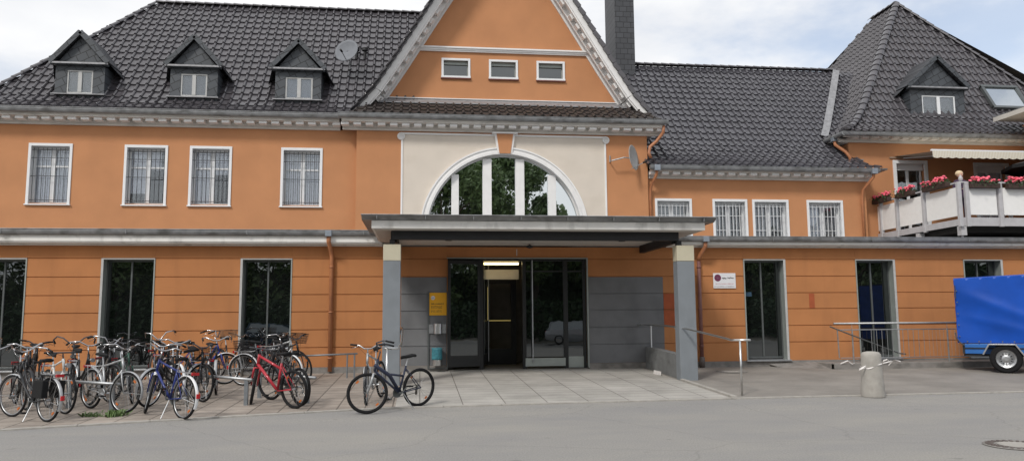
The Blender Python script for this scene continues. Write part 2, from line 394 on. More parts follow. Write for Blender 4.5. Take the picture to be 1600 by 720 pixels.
def wall_grid(y, x0, x1, z0, z1, ops, depth=.3):
    """front sheet with openings and their reveals"""
    mb = MB(); xs = sorted({x0, x1, *[o[0] for o in ops], *[o[1] for o in ops]}); zs = sorted({z0, z1, *[o[2] for o in ops], *[o[3] for o in ops]})
    for a, b in zip(xs[:-1], xs[1:]):
        for c, d in zip(zs[:-1], zs[1:]):
            mx, mz = (a+b)/2, (c+d)/2
            if any(o[0] < mx < o[1] and o[2] < mz < o[3] for o in ops): continue
            mb.quad((a, y, c), (b, y, c), (b, y, d), (a, y, d))
    bmesh.ops.remove_doubles(mb.bm, verts=mb.bm.verts[:], dist=1e-5)
    for (a, b, c, d) in ops:
        Y = y+depth
        mb.quad((a, y, c), (a, Y, c), (a, Y, d), (a, y, d)); mb.quad((b, y, c), (b, y, d), (b, Y, d), (b, Y, c))
        mb.quad((a, y, c), (b, y, c), (b, Y, c), (a, Y, c)); mb.quad((a, y, d), (a, Y, d), (b, Y, d), (b, y, d))
    return mb

# ---- ground-floor extension, coursed render
GW = [(-15.6, -13.9), (-11.32, -10.03), (-8.21, -6.89), (-4.72, -3.40), (9.17, 10.42), (12.58, 13.80), (15.99, 17.24)]
DOOR = (.74, 4.61)
def coursed():
    mb = MB(); zt = 3.36; zs = [.16, .675, 1.14, 1.615, 2.07, 2.545, 3.03, zt]; g = .011
    segs = []; x = -16.5
    for a, b in sorted(GW+[DOOR]): segs.append((x, a)); x = b
    segs.append((x, 24.0))
    for (a, b) in segs:
        for i, (c, d) in enumerate(zip(zs[:-1], zs[1:])):
            mb.box(a, b, 0, .34, c+(g if i else 0), d-(g if i < len(zs)-2 else 0))
        mb.box(a+.001, b-.001, .022, .33, zs[0]+.01, zt-.002)
    for a, b in GW: mb.box(a, b, 0, .34, 3.03+g, zt)
    mb.box(DOOR[0], DOOR[1], 0, .34, 3.05, zt)
    return mb
P_(coursed(), 'wall', 'stucco_lower', bevel=.006)
mb = MB()
x = -16.5
for a, b in sorted([DOOR]): mb.box(x, a-.02, -.025, .3, -.1, .16); x = b+.02
mb.box(x, 24, -.025, .3, -.1, .16)
P_(mb, 'plinth', 'plinth', bevel=.008)
# grey painted cladding each side of the entrance, course by course
for (a, b) in ((-.52, DOOR[0]-.03), (DOOR[1]+.03, 6.78)):
    mb = MB()
    for c, d in ((.165, .664), (.686, 1.129), (1.151, 1.604), (1.626, 2.059), (2.081, 2.53)): mb.box(a, b, -.012, .0, c, d)
    mb.box(a, b, .004, .02, .17, 2.50)
    P_(mb, 'painted_panel', 'dark_panel')
mb = MB(); mb.box(6.79, 7.25, -.010, 0, 1.151, 1.604); mb.box(6.79, 7.25, -.010, 0, 1.626, 2.059); P_(mb, 'repair_patch', 'red_patch')
mb = MB(); mb.box(11.11, 11.27, -.006, 0, 1.63, 2.05); P_(mb, 'repair_patch', 'red_patch')
# flat roof behind the parapet gutter
mb = MB(); mb.box(-16.5, 24, -.28, 5.2, 3.50, 3.56); P_(mb, 'flat_roof', 'zinc')

def ledge(x0, x1, zf0, zf1, zg, name='ledge'):
    mb = MB()
    mb.box(x0, x1, -.09, 0, 3.36, 3.402); mb.box(x0, x1, -.30, .2, 3.402, zf0); mb.box(x0, x1, -.33, .2, zf0, zf1)
    P_(mb, 'cornice', 'ledge_stone', bevel=.006)
    mb = MB(); n = 7; c = (-.37, zg-.01); r = .075
    pts = [(c[0]+.075*math.cos(t), c[1]-(zg-zf1+.03)*math.sin(t)) for t in [math.pi*k/n for k in range(n+1)]]
    L = x0
    while L < x1:
        e = min(L+3.0, x1)
        for k in range(n):
            (a, za), (b, zb) = pts[k], pts[k+1]
            mb.quad((L, a, za), (e, a, za), (e, b, zb), (L, b, zb))
        mb.box(L-.012, L+.012, -.452, -.29, zg-.125, zg+.004)
        L = e
    mb.tube([(x0, -.447, zg), (x1, -.447, zg)], .010, 6)
    mb.box(x0, x1, -.30, -.285, zf1-.05, zg+.01)
    P_(mb, 'gutter', 'zinc')
ledge(-16.5, -1.02, 3.44, 3.64, 3.752)
ledge(6.9, 24, 3.43, 3.535, 3.642)

# ground-floor windows (tall, with light aluminium lining and a mullion)
def gf_window(a, b, side):
    z0, z1 = .22, 3.0
    mb = MB(); y = .25; w = .045
    mb.box(a+.02, b-.02, y, y+.05, z1-w, z1); mb.box(a+.02, b-.02, y, y+.05, z0, z0+w)
    mb.box(a+.02, a+.02+w, y, y+.05, z0+w, z1-w); mb.box(b-.02-w, b-.02, y, y+.05, z0+w, z1-w)
    m = (a+b)/2; mb.box(m-.022, m+.022, y-.01, y+.05, z0+w, z1-w)
    wn = P_(mb, 'window', 'frame_mid', bevel=.004)
    mb = MB(); t = .03
    mb.box(a-.001, a+t, -.018, .30, z0-.05, z1+.03); mb.box(b-t, b+.001, -.018, .30, z0-.05, z1+.03); mb.box(a+t, b-t, -.018, .30, z1+.0, z1+.03)
    P_(mb, 'jamb', 'frame_grey', wn)
    mb = MB(); q = (b-.055, b+.012) if a > 5 else (a-.012, a+.045)
    mb.box(q[0], q[1], -.026, -.019, z0-.05, z1+.03); mb.box(a-.001, b+.001, -.0255, -.0185, z1+.004, z1+.032); P_(mb, 'jamb_trim', 'frame_pale', wn)
    mb = MB(); mb.box(a+.02+w-.004, m-.018, y+.02, y+.032, z0+w-.004, z1-w+.004); mb.box(m+.018, b-.02-w+.004, y+.02, y+.032, z0+w-.004, z1-w+.004)
    P_(mb, 'pane', 'glass_dark', wn)
    mb = MB(); mb.box(a-.04, b+.04, -.10, .18, z0-.075, z0-.035); P_(mb, 'sill', 'galv', wn, bevel=.004)
for a, b in GW[1:]: gf_window(a, b, 0)
gf_window(*GW[0], 0)

# ---- upper walls
YL, YC, YK, YT = 4.25, 4.0, 4.15, 4.6
LW = [(-12.22, -10.93), (-9.36, -8.05), (-7.37, -6.07), (-4.52, -3.21)]
mb = wall_grid(YL, -14.75, -2.0, 3.5, 7.60, [(a+.03, b-.03, 5.08, 6.93) for a, b in LW], .55)
mb.quad((-14.75, YL, 3.5), (-14.75, 13, 3.5), (-14.75, 13, 7.6), (-14.75, YL, 7.6))
P_(mb, 'wall', 'stucco_upper')
KW = [(7.93, 9.22), (9.97, 11.21), (11.40, 12.71), (13.39, 14.72)]
mb = wall_grid(YK, 7.6, 15.62, 3.5, 6.13, [(a+.03, b-.03, 3.75, 5.38) for a, b in KW], .55)
mb.quad((15.62, YK, 3.5), (15.62, YT, 3.5), (15.62, YT, 6.13), (15.62, YK, 6.13))
P_(mb, 'wall', 'stucco_upper')
TW = [(17.03, 18.33, 4.3, 6.98), (20.20, 21.57, 4.3, 6.94)]
mb = wall_grid(YT, 15.34, 26.3, 3.5, 7.68, [(a+.06, b-.06, c, d-.06) for a, b, c, d in TW], .35)
mb.quad((15.34, YT, 3.5), (15.34, 14, 3.5), (15.34, 14, 7.68), (15.34, YT, 7.68))
P_(mb, 'wall', 'stucco_upper')
# rooms behind the openings: dark floors and back walls
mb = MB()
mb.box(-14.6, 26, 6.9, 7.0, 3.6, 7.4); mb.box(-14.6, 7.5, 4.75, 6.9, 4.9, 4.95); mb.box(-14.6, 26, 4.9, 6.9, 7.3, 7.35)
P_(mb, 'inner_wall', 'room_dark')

def up_window(a, b, z0, z1, y, bars, nb, curt, transom=.33, openl=False, sur='white_paint'):
    """white casement pair in a reveal, plaster surround, curtains and a grille"""
    m = (a+b)/2; A, B = a+.036, b-.036; yy = y+.24; w = .085
    mb = MB()
    mb.box(A, B, yy, yy+.06, z1-.05-w, z1-.05); mb.box(A, B, yy, yy+.06, z0+.012, z0+.012+w)
    for x in (A, B-w): mb.box(x, x+w, yy, yy+.06, z0+.012+w, z1-.05-w)
    mb.box(m-.065, m+.065, yy-.015, yy+.06, z0+.012+w, z1-.05-w)
    zt = z1-.1-(z1-z0-.2)*transom
    if transom:
        mb.box(A+w, m-.065, yy-.004, yy+.055, zt-.028, zt+.028); mb.box(m+.065, B-w, yy-.004, yy+.055, zt-.028, zt+.028)
    wn = P_(mb, 'window', 'white_paint', bevel=.004)
    mb = MB()
    mb.box(A+w-.003, m-.06, yy+.03, yy+.036, z0+.09, z1-.13); mb.box(m+.06, B-w+.003, yy+.03, yy+.036, z0+.09, z1-.13)
    P_(mb, 'pane', 'glass_upper', wn)
    mb = MB(); t = .085    # plaster surround, proud of the wall
    mb.box(a-.005, b+.005, y-.035, y+.03, z1-t+.03, z1+.03); mb.box(a-.005, a+t-.01, y-.034, y+.03, z0+.0, z1-t+.03); mb.box(b-t+.01, b+.005, y-.034, y+.03, z0, z1-t+.03)
    mb.box(a-.03, b+.03, y-.07, y+.2, z0-.035, z0+.0)
    # light painted lining of the reveal
    mb.box(a+.028, a+.036, y+.03, y+.5, z0+.0, z1-.03); mb.box(b-.036, b-.028, y+.03, y+.5, z0, z1-.03); mb.box(a+.036, b-.036, y+.03, y+.5, z1-.047, z1-.040); mb.box(a+.036, b-.036, y+.03, y+.5, z0+.0, z0+.012)
    P_(mb, 'surround', sur, wn, bevel=.004)
    # curtains: pleated sheets
    for (x0, x1, c0, c1, cm) in curt:
        mb = MB(); n = 26; pr = None
        for i in range(n+1):
            x = A+(B-A)*(x0+(x1-x0)*i/n); yc = yy+.075+.008*math.sin(i*1.9)+.004*math.sin(i*4.1)
            cur = (x, yc)
            if pr: mb.quad((pr[0], pr[1], z0+.05+(z1-z0-.1)*c0), (cur[0], cur[1], z0+.05+(z1-z0-.1)*c0), (cur[0], cur[1], z0+.05+(z1-z0-.1)*c1), (pr[0], pr[1], z0+.05+(z1-z0-.1)*c1))
            pr = cur
        P_(mb, 'curtain', cm, wn, fixn=False)
    if bars:
        mb = MB(); r = .009 if bars == 'bar_black' else .016
        for i in range(nb):
            x = a+.12+(b-a-.24)*i/(nb-1)+random.uniform(-.006, .006); mb.tube([(x, y+.075, z0+.07), (x, y+.075, z1-.10)], r, 6)
        hz = (z0+.14, z0+.9, z1-.42, z1-.16) if bars == 'bar_black' else (z0+.13, z0+.62, z0+1.12, z1-.16)
        if z1-z0 < 1.7: hz = hz[:3]+(z1-.2,)
        for z in hz: mb.box(a+.04, b-.04, y+.070, y+.080, z-.010, z+.010)
        P_(mb, 'grille', bars, wn)
    return wn
crt = [[(0, .46, 0, 1, 'curtain'), (.54, 1, 0, 1, 'curtain')], [(0, .46, .2, 1, 'curtain'), (.54, .8, .62, 1, 'curtain')],
       [(0, .46, 0, 1, 'curtain'), (.54, 1, .56, 1, 'curtain')], [(.02, .48, 0, 1, 'curtain'), (.52, 1, .0, 1, 'curtain')]]
for (a, b), c in zip(LW, crt): up_window(a, b, 5.05, 6.95, YL, 'bar_black', 9, c, .33)
crk = [[], [(.0, .3, 0, 1, 'curtain_dark')], [(0, .48, 0, 1, 'curtain_dark'), (.5, 1, .0, 1, 'curtain_dark')], [(0, .48, 0, 1, 'curtain'), (.5, 1, .3, 1, 'curtain_dark')]]
for (a, b), c in zip(KW, crk): up_window(a, b, 3.74, 5.40, YK, 'bar_grey', 9, c, 0)

# ---- eaves cornices
def cornice(x0, x1, yw, zb, zt, p=.385, dent=True, ret=None):
    mb = MB()
    mb.box(x0, x1, yw-.08, yw+.02, zb, zb+.075); mb.box(x0, x1, yw-.14, yw+.02, zb+.075, zb+.19)
    mb.box(x0, x1, yw-.44, yw+.02, zb+.19, zb+.235); mb.box(x0, x1, yw-.47, yw+.02, zb+.235, zt-.11)
    n = int((x1-x0-.1)/p); s = (x1-x0-.2)/max(1, n)
    c = P_(mb, 'cornice', 'cornice_stone', bevel=.005)
    if dent:
        mb = MB()
        for i in range(n+1):
            x = x0+.1+i*s; mb.box(x-.12, x+.12, yw-.37, yw-.14, zb+.10, zb+.187)
        P_(mb, 'dentils', 'white_trim', c)
    mb = MB(); k = 8; cy = yw-.53; rr = .085; zc = zt-.01
    pts = [(cy+rr*math.cos(t), zc-.15*math.sin(t)) for t in [math.pi*i/k for i in range(k+1)]]
    L = x0-.1
    while L < x1+.1:
        e = min(L+2.9, x1+.1)
        for i in range(k):
            (a, za), (b, zb_) = pts[i], pts[i+1]; mb.quad((L, a, za), (e, a, za), (e, b, zb_), (L, b, zb_))
        for xx in (L+.01, L+.9, L+1.8): 
            if xx < x1+.05: mb.box(xx-.012, xx+.012, cy-rr-.006, cy+rr, zc-.02, zc+.008)
        L = e
    for xx in (x0-.1, x1+.1):
        vs = [mb.bm.verts.new((xx, a, z)) for a, z in pts]; mb.bm.faces.new(vs)
    mb.tube([(x0-.1, cy-rr, zc), (x1+.1, cy-rr, zc)], .012, 6)
    P_(mb, 'gutter', 'zinc')
cornice(-15.2, -2.65, YL, 7.58, 8.01)
cornice(-2.55, 8.15, YC, 7.55, 7.99)
cornice(7.72, 15.75, YK, 6.11, 6.48)
cornice(14.95, 26.3, YT, 7.62, 7.90)
# side returns of the tower and of the middle block
mb = MB(); mb.box(14.93, 15.34, 4.16, 6.6, 7.72, 7.80); P_(mb, 'cornice', 'cornice_stone', bevel=.005)
mb = MB(); mb.box(15.2, 15.34, 4.62, 6.6, 7.60, 7.72); P_(mb, 'cornice', 'cornice_stone', bevel=.005)
mb = MB(); mb.tube([(14.86, 4.02, 7.83), (14.86, 6.0, 7.83)], .085, 10); P_(mb, 'gutter', 'zinc')
mb = MB(); mb.box(-2.5, -2.1, 3.55, 4.4, 7.75, 7.93); mb.box(7.66, 8.1, 3.55, 6.2, 7.75, 7.93); P_(mb, 'cornice', 'cornice_stone', bevel=.005)
# link gutter's raised corner piece by the tower
mb = MB(); mb.prism([(15.85, 3.56, 6.48), (16.25, 3.75, 6.52), (15.85, 4.1, 6.36)], (0, 0, -.05)); P_(mb, 'flashing', 'zinc')

# ---- middle block wall: cream field with the semicircular window
xa, xb = .24, 5.22; AC = (2.78, 4.28); 
ACX = 2.76; ARO = 2.74; 
ZC0 = 4.27   # springing level, hidden by the canopy
def arch_z(x, r, c=ACX, zc=ZC0): 
    d = r*r-(x-c)**2
    return zc+math.sqrt(max(0, d))
RI, RO = 2.54, 2.78
mb = MB(); n = 48
lo, hi = ACX-RO+.06, ACX+RO-.06
def cream(mb, y, x0, x1, z0, z1, r):
    xs = [ACX-r+2*r*i/n for i in range(n+1)]
    xs = [ACX-r*math.cos(math.pi*i/n) for i in range(n+1)]
    mb.quad((x0, y, z0), (xs[0], y, z0), (xs[0], y, z1), (x0, y, z1)); mb.quad((xs[-1], y, z0), (x1, y, z0), (x1, y, z1), (xs[-1], y, z1))
    for a, b in zip(xs[:-1], xs[1:]):
        mb.quad((a, y, arch_z(a, r)), (b, y, arch_z(b, r)), (b, y, z1), (a, y, z1))
        mb.quad((a, y, arch_z(a, r)), (a, y+.4, arch_z(a, r)), (b, y+.4, arch_z(b, r)), (b, y, arch_z(b, r)))
mbc = MB(); cream(mbc, YC, -.62, 6.18, 3.5, 7.5, RI+.05)
P_(mbc, 'wall', 'stucco_cream')
mb = MB()
mb.quad((-2.10, YC, 3.5), (-.62, YC, 3.5), (-.62, YC, 7.56), (-2.10, YC, 7.56)); mb.quad((6.18, YC, 3.5), (7.66, YC, 3.5), (7.66, YC, 7.56), (6.18, YC, 7.56))
mb.quad((-.62, YC, 7.5), (6.18, YC, 7.5), (6.18, YC, 7.56), (-.62, YC, 7.56))
mb.quad((-2.10, YC, 3.5), (-2.10, YC, 8.3), (-2.10, 12, 8.3), (-2.10, 12, 3.5)); mb.quad((7.66, YC, 3.5), (7.66, 12, 3.5), (7.66, 12, 8.3), (7.66, YC, 8.3))
P_(mb, 'wall', 'stucco_upper')
mb = MB()       # white border of the cream field + scrolls
mb.box(-.66, 6.22, YC-.04, YC+.01, 7.44, 7.50); mb.box(-.66, -.60, YC-.025, YC+.01, 3.6, 7.44); mb.box(6.16, 6.22, YC-.025, YC+.01, 3.6, 7.44)
for sx, s in ((-.68, 1), (6.24, -1)):
    pts = []
    for i in range(26):
        t = i/25*4.2*math.pi; r = .115*(1-i/29); pts.append((sx+s*.02-s*r*math.sin(t)*-1, YC-.05, 7.375+r*math.cos(t)))
    mb.tube(pts, [.022*(1-.35*i/25) for i in range(26)], 6)
    mb.lathe([(.0, 0), (.125, 0), (.125, .04), (0, .04)], (sx+s*.02, YC-.005, 7.375), 20, Matrix.Rotation(R(90), 3, 'X'))
P_(mb, 'trim', 'white_trim', bevel=0)
mb = MB()       # moulded archivolt
def arc_band(mb, r0_, r1_, y0_, y1_, nn=56, a0=0, a1=math.pi):
    for i in range(nn):
        t0, t1 = a0+(a1-a0)*i/nn, a0+(a1-a0)*(i+1)/nn
        pt = lambda r, t, y: (ACX-r*math.cos(t), y, ZC0+r*math.sin(t))
        mb.quad(pt(r0_, t0, y0_), pt(r0_, t1, y0_), pt(r1_, t1, y0_), pt(r1_, t0, y0_))
        mb.quad(pt(r1_, t0, y0_), pt(r1_, t1, y0_), pt(r1_, t1, y1_), pt(r1_, t0, y1_))
        mb.quad(pt(r0_, t0, y0_), pt(r0_, t0, y1_), pt(r0_, t1, y1_), pt(r0_, t1, y0_))
arc_band(mb, RI+.10, RI+.20, YC-.06, YC+.02); arc_band(mb, RI+.02, RI+.10, YC-.10, YC+.1); arc_band(mb, RI+.20, RI+.25, YC-.09, YC+.02)
P_(mb, 'archivolt', 'white_trim', smooth=False)
mb = MB(); arc_band(mb, RI-.02, RI+.05, YC+.14, YC+.22)
mx_ = [(1.00, 1.24), (2.04, 2.33), (3.14, 3.43), (4.24, 4.50)]
for a, b in mx_: mb.box(a+.0, b-.0, YC+.08, YC+.24, 3.7, arch_z((a+b)/2, RI-.05))
aw = P_(mb, 'arched_window', 'white_trim', bevel=.004)
mb = MB(); xs = [ACX-(RI)*math.cos(math.pi*i/40) for i in range(41)]
for a, b in zip(xs[:-1], xs[1:]): mb.quad((a, YC+.2, 3.6), (b, YC+.2, 3.6), (b, YC+.2, arch_z(b, RI)), (a, YC+.2, arch_z(a, RI)))
P_(mb, 'pane', 'glass_arch', aw)
mb = MB(); mb.prism([(2.58, YC-.13, 6.84), (2.95, YC-.13, 6.84), (3.04, YC-.13, 7.50), (2.49, YC-.13, 7.50)], (0, .15, 0)); P_(mb, 'keystone', 'stucco_upper')
mb = MB(); mb.prism([(2.52, YC-.11, 6.86), (2.58, YC-.11, 6.86), (2.49, YC-.11, 7.50), (2.42, YC-.11, 7.50)], (0, .14, 0)); mb.prism([(2.95, YC-.11, 6.86), (3.01, YC-.11, 6.86), (3.11, YC-.11, 7.50), (3.04, YC-.11, 7.50)], (0, .14, 0))
mb.box(2.34, 3.19, YC-.2, YC+.01, 7.502, 7.545); P_(mb, 'keystone_trim', 'white_trim')

# ---- gable
GX = 2.86
GP_ = [(5.15, 8.16), (4.40, 9.06), (3.72, 10.12), (2.36, 12.35), (.0, 16.05)]       # half width, height of the roof skin
def gx_in(z, d=.22):
    pz = GP_
    for (w0, z0), (w1, z1) in zip(pz[:-1], pz[1:]):
        if z0 <= z <= z1: return w0+(w1-w0)*(z-z0)/(z1-z0)-d
    return 0
YG = 4.9
ops = [(.68, 1.68, 9.70, 10.39), (2.33, 3.35, 9.70, 10.39), (4.01, 5.02, 9.70, 10.39)]
mb = MB(); zsl = [8.4, 8.9, 9.06, 9.73, 10.12, 10.35, 11.2, 12.35, 14, 15.6]
hw = lambda z: gx_in(z, .16)
wops = [(a+.04, b-.04) for a, b, c, d in ops]
for z0, z1 in zip(zsl[:-1], zsl[1:]):
    if 9.7 < z0 and z1 < 10.4:
        xs0 = [GX-hw(z0)]+[q for w_ in wops for q in w_]+[GX+hw(z0)]; xs1 = [GX-hw(z1)]+[q for w_ in wops for q in w_]+[GX+hw(z1)]
        for k in range(0, 8, 2): mb.quad((xs0[k], YG, z0), (xs0[k+1], YG, z0), (xs1[k+1], YG, z1), (xs1[k], YG, z1))
    else: mb.quad((GX-hw(z0), YG, z0), (GX+hw(z0), YG, z0), (GX+hw(z1), YG, z1), (GX-hw(z1), YG, z1))
for a, b in wops:
    mb.quad((a, YG, 9.73), (a, YG+.3, 9.73), (a, YG+.3, 10.35), (a, YG, 10.35)); mb.quad((b, YG, 9.73), (b, YG, 10.35), (b, YG+.3, 10.35), (b, YG+.3, 9.73))
    mb.quad((a, YG, 9.73), (b, YG, 9.73), (b, YG+.3, 9.73), (a, YG+.3, 9.73)); mb.quad((a, YG, 10.35), (a, YG+.3, 10.35), (b, YG+.3, 10.35), (b, YG, 10.35))
P_(mb, 'gable_wall', 'stucco_upper')
mb = MB(); mb.box(GX-5, GX+5, YG-.10, YG+.01, 10.665, 10.72); mb.box(GX-5, GX+5, YG-.14, YG+.01, 10.72, 10.775); mb.box(GX-5, GX+5, YG-.07, YG+.01, 10.62, 10.665)
for s in (1, -1): mb.clip((GX+s*3.42, YG, 10.7), Vector((s*.85, 0, .53)))
P_(mb, 'string_course', 'white_trim')
for a, b, c, d in ops:
    mb = MB(); t = .075
    mb.box(a, b, YG-.035, YG+.03, d-t, d); mb.box(a, a+t, YG-.034, YG+.03, c, d-t); mb.box(b-t, b, YG-.034, YG+.03, c, d-t); mb.box(a-.01, b+.01, YG-.05, YG+.03, c-.01, c+.06)
    wn = P_(mb, 'window', 'white_paint', bevel=.004)
    mb = MB(); mb.box(a+t-.01, b-t+.01, YG+.16, YG+.17, c+.03, d-.17); P_(mb, 'pane', 'glass_dark', wn)
    mb = MB(); mb.box(a+t-.02, b-t+.02, YG+.10, YG+.20, d-.19, d-.05); mb.box(a+t-.02, a+t+.03, YG+.13, YG+.2, c+.05, d-.19); mb.box(b-t-.03, b-t+.02, YG+.13, YG+.2, c+.05, d-.19); mb.box(a+t+.03, b-t-.03, YG+.13, YG+.2, c+.05, c+.11); P_(mb, 'casement', 'frame_grey', wn)
    mb = MB(); mb.box(a-.02, b+.02, YG-.07, YG+.02, c-.05, c-.012); P_(mb, 'sill', 'maroon_sill', wn)
# verge boards with dentils
for s in (-1, 1):
    mb = MB(); md = MB()
    for i, ((w0, z0), (w1, z1)) in enumerate(zip(GP_[:-1], GP_[1:])):
        a = Vector((GX+s*w0, 0, z0)); b = Vector((GX+s*w1, 0, z1)); d = (b-a).normalized(); inn = Vector((-s*abs(d.z), 0, -abs(d.x))) ; inn.normalize()
        def seg(mb, off0, off1, y0, y1):
            p = [a+inn*off0, b+inn*off0, b+inn*off1, a+inn*off1]
            mb.prism([(q.x, y0, q.z) for q in p], (0, y1-y0, 0))
        seg(mb, .02, .21, 4.15, 4.22); seg(mb, .21, .26, 4.19, 4.25); seg(mb, .04, .20, 4.22, YG+.02)
        seg(mb, .20, .36, 4.60, 4.68); seg(mb, .20, .42, YG-.06, YG+.015)
        L = (b-a).length; k = .2
        while k < L-.1 and a.z+d.z*k < 15:
            c = a+d*k+inn*.27; m = Matrix((d, Vector((0, 1, 0)), inn)).transposed(); md.obox((c.x, 4.46, c.z), (.19, .27, .13), m); k += .40
        for z in (0,):
            pass
    # foot of the verge
    mb.box(GX+s*5.15-(.02 if s > 0 else .28), GX+s*5.15+(.28 if s < 0 else .02)*1, 4.15, 4.6, 8.10, 8.16)
    # white infill between verge and wall near the foot
    v = P_(mb, 'verge_board', 'white_trim')
    P_(md, 'dentils', 'white_trim', v)

# ---- tiled roofs
def roof(name, O, ud, idr, u0_, u1_, prof, clips, m='roof_tile', tw=.285, th=.375, parent=ST, step=.046, drop=None):
    O = Vector(O); ud = Vector((*ud, 0)); idr = Vector((*idr, 0))
    ss = [0]; 
    for (r0_, z0), (r1_, z1) in zip(prof[:-1], prof[1:]): ss.append(ss[-1]+math.hypot(r1_-r0_, z1-z0))
    def at(s):
        for i in range(len(prof)-1):
            if s <= ss[i+1] or i == len(prof)-2:
                t = (s-ss[i])/(ss[i+1]-ss[i]); r = prof[i][0]+(prof[i+1][0]-prof[i][0])*t; z = prof[i][1]+(prof[i+1][1]-prof[i][1])*t
                dr, dz = prof[i+1][0]-prof[i][0], prof[i+1][1]-prof[i][1]; l = math.hypot(dr, dz)
                return r, z, -dz/l, dr/l
    rows = max(1, round(ss[-1]/th)); h = ss[-1]/rows; cols = int((u1_-u0_)/tw)+1
    cross = [(0, -.004), (.04, .034), (.13, .062), (.23, .064), (.32, .036), (.37, .0), (.70, -.010), (1, -.004)]
    mb = MB(); bm = mb.bm
    for k in range(rows):
        s0, s1 = k*h, (k+1)*h+.012
        for j in range(cols):
            jl = random.uniform(-.002, .003); js = random.uniform(-.004, .004)
            bot, top, low = [], [], []
            for (c, hh) in cross:
                u = u0_+(j+c)*tw
                r, z, nr, nz = at(max(0, s0+js)); p = O+ud*u+idr*(r+nr*(hh+step+jl))+Vector((0, 0, z+nz*(hh+step+jl))); bot.append(bm.verts.new(p))
                p = O+ud*u+idr*(r+nr*(hh-.004))+Vector((0, 0, z+nz*(hh-.004))); low.append(bm.verts.new(p))
                r, z, nr, nz = at(min(ss[-1], s1)); p = O+ud*u+idr*(r+nr*(hh+.002))+Vector((0, 0, z+nz*(hh+.002))); top.append(bm.verts.new(p))
            for i in range(len(cross)-1):
                bm.faces.new((bot[i], bot[i+1], top[i+1], top[i])); bm.faces.new((low[i], low[i+1], bot[i+1], bot[i]))
    for co, no in clips: mb.clip(co, no)
    if drop: bmesh.ops.delete(mb.bm, geom=[f for f in mb.bm.faces if drop(f.calc_center_median())], context='FACES')
    return mb.build(name, m, parent, fixn=False)
def caps(pts, r=.13, step=.36, name='ridge_tiles', m='roof_tile'):
    mb = MB()
    for a, b in zip(pts[:-1], pts[1:]):
        a = Vector(a); b = Vector(b); L = (b-a).length; n = max(1, round(L/step)); d = (b-a)/n
        for i in range(n):
            p = a+d*i; q = a+d*(i+1.06); dn = d.normalized(); sd = dn.cross(Vector((0, 0, 1))).normalized(); up = sd.cross(dn)
            A, B = [], []
            for k in range(9):
                t = math.pi*k/8; A.append(mb.bm.verts.new(p+sd*math.cos(t)*r*1.08+up*(math.sin(t)*r*.75+.03-.05))); B.append(mb.bm.verts.new(q+sd*math.cos(t)*r*.92+up*(math.sin(t)*r*.62+.02-.05)))
            for k in range(8): mb.bm.faces.new((A[k], A[k+1], B[k+1], B[k]))
            mb.bm.faces.new(A)
    return mb.build(name, m, ST)
def hipclip(cx, cy, ax, ay, keep):       # vertical plane through two plan points, keeping the side of 'keep'
    d = Vector((ax-cx, ay-cy, 0)); n = Vector((d.y, -d.x, 0)).normalized()
    if (Vector((keep[0]-cx, keep[1]-cy, 0))).dot(n) > 0: n = -n
    return ((cx, cy, 0), n)
def bell(R0, z0, R1, z1, a0, rk, n=7):
    # starts at slope a0 (degrees), curves to the main slope by run rk, then straight to (R1, z1)
    t0 = math.tan(R(a0)); m = (z1-z0-t0*rk/2)/((rk/2)+(R1-rk)); out = []
    for i in range(n+1):
        r = rk*i/n; out.append((R0+r, z0+t0*r+(m-t0)*r*r/(2*rk)))
    return out+[(R1, z1)]
# left wing
ex, ey, ez = -14.86, 3.75, 7.99; rx, ry, rz = -10.06, 8.5, 13.42
LP = bell(0, ez, 4.75, rz, 20, 1.3)
roof('roof', (0, ey, 0), (1, 0), (0, 1), ex, -.2, LP, [hipclip(ex, ey, rx, ry, (0, ey))])
roof('roof', (ex, 0, 0), (0, -1), (1, 0), -13.3, -ey, bell(0, ez, 4.8, rz, 20, 1.3), [hipclip(ex, ey, rx, ry, (ex, 8)), hipclip(ex, 13.25, rx, ry, (ex, 8))])
hp = lambda t: (ex+(rx-ex)*t, ey+(ry-ey)*t)
caps([(ex+r*(rx-ex)/4.75, ey+r, z+.06) for r, z in LP[::2]]+[(rx, ry, rz+.05)]); caps([(rx, ry, rz+.06), (1.0, ry, rz+.04)])
mb = MB(); mb.quad((rx, ry, rz), (2, ry, rz), (2, 13.25, 7.9), (ex, 13.25, 7.9)); mb.quad((8, 8.5, 11.58), (18, 8.5, 11.58), (18, 13.2, 6.4), (8, 13.2, 6.4)); P_(mb, 'roof_back', 'roof_tile_old', fixn=False)
# link
KP = bell(0, 6.46, 4.95, 11.58, 20, 2.0, 9)
roof('roof', (0, 3.56, 0), (1, 0), (0, 1), 7.55, 18.2, KP, [], m='roof_tile_blue', drop=lambda c: c.y < 4.75 and c.x+(c.y-3.56)*.45 > 15.95)
mb = MB(); mb.beam((15.3, 4.56, 6.98), (15.85, 4.56, 6.98), .10, .04); P_(mb, 'flashing', 'zinc')
caps([(6.5, 8.5, 11.66), (17.25, 8.5, 11.66)])
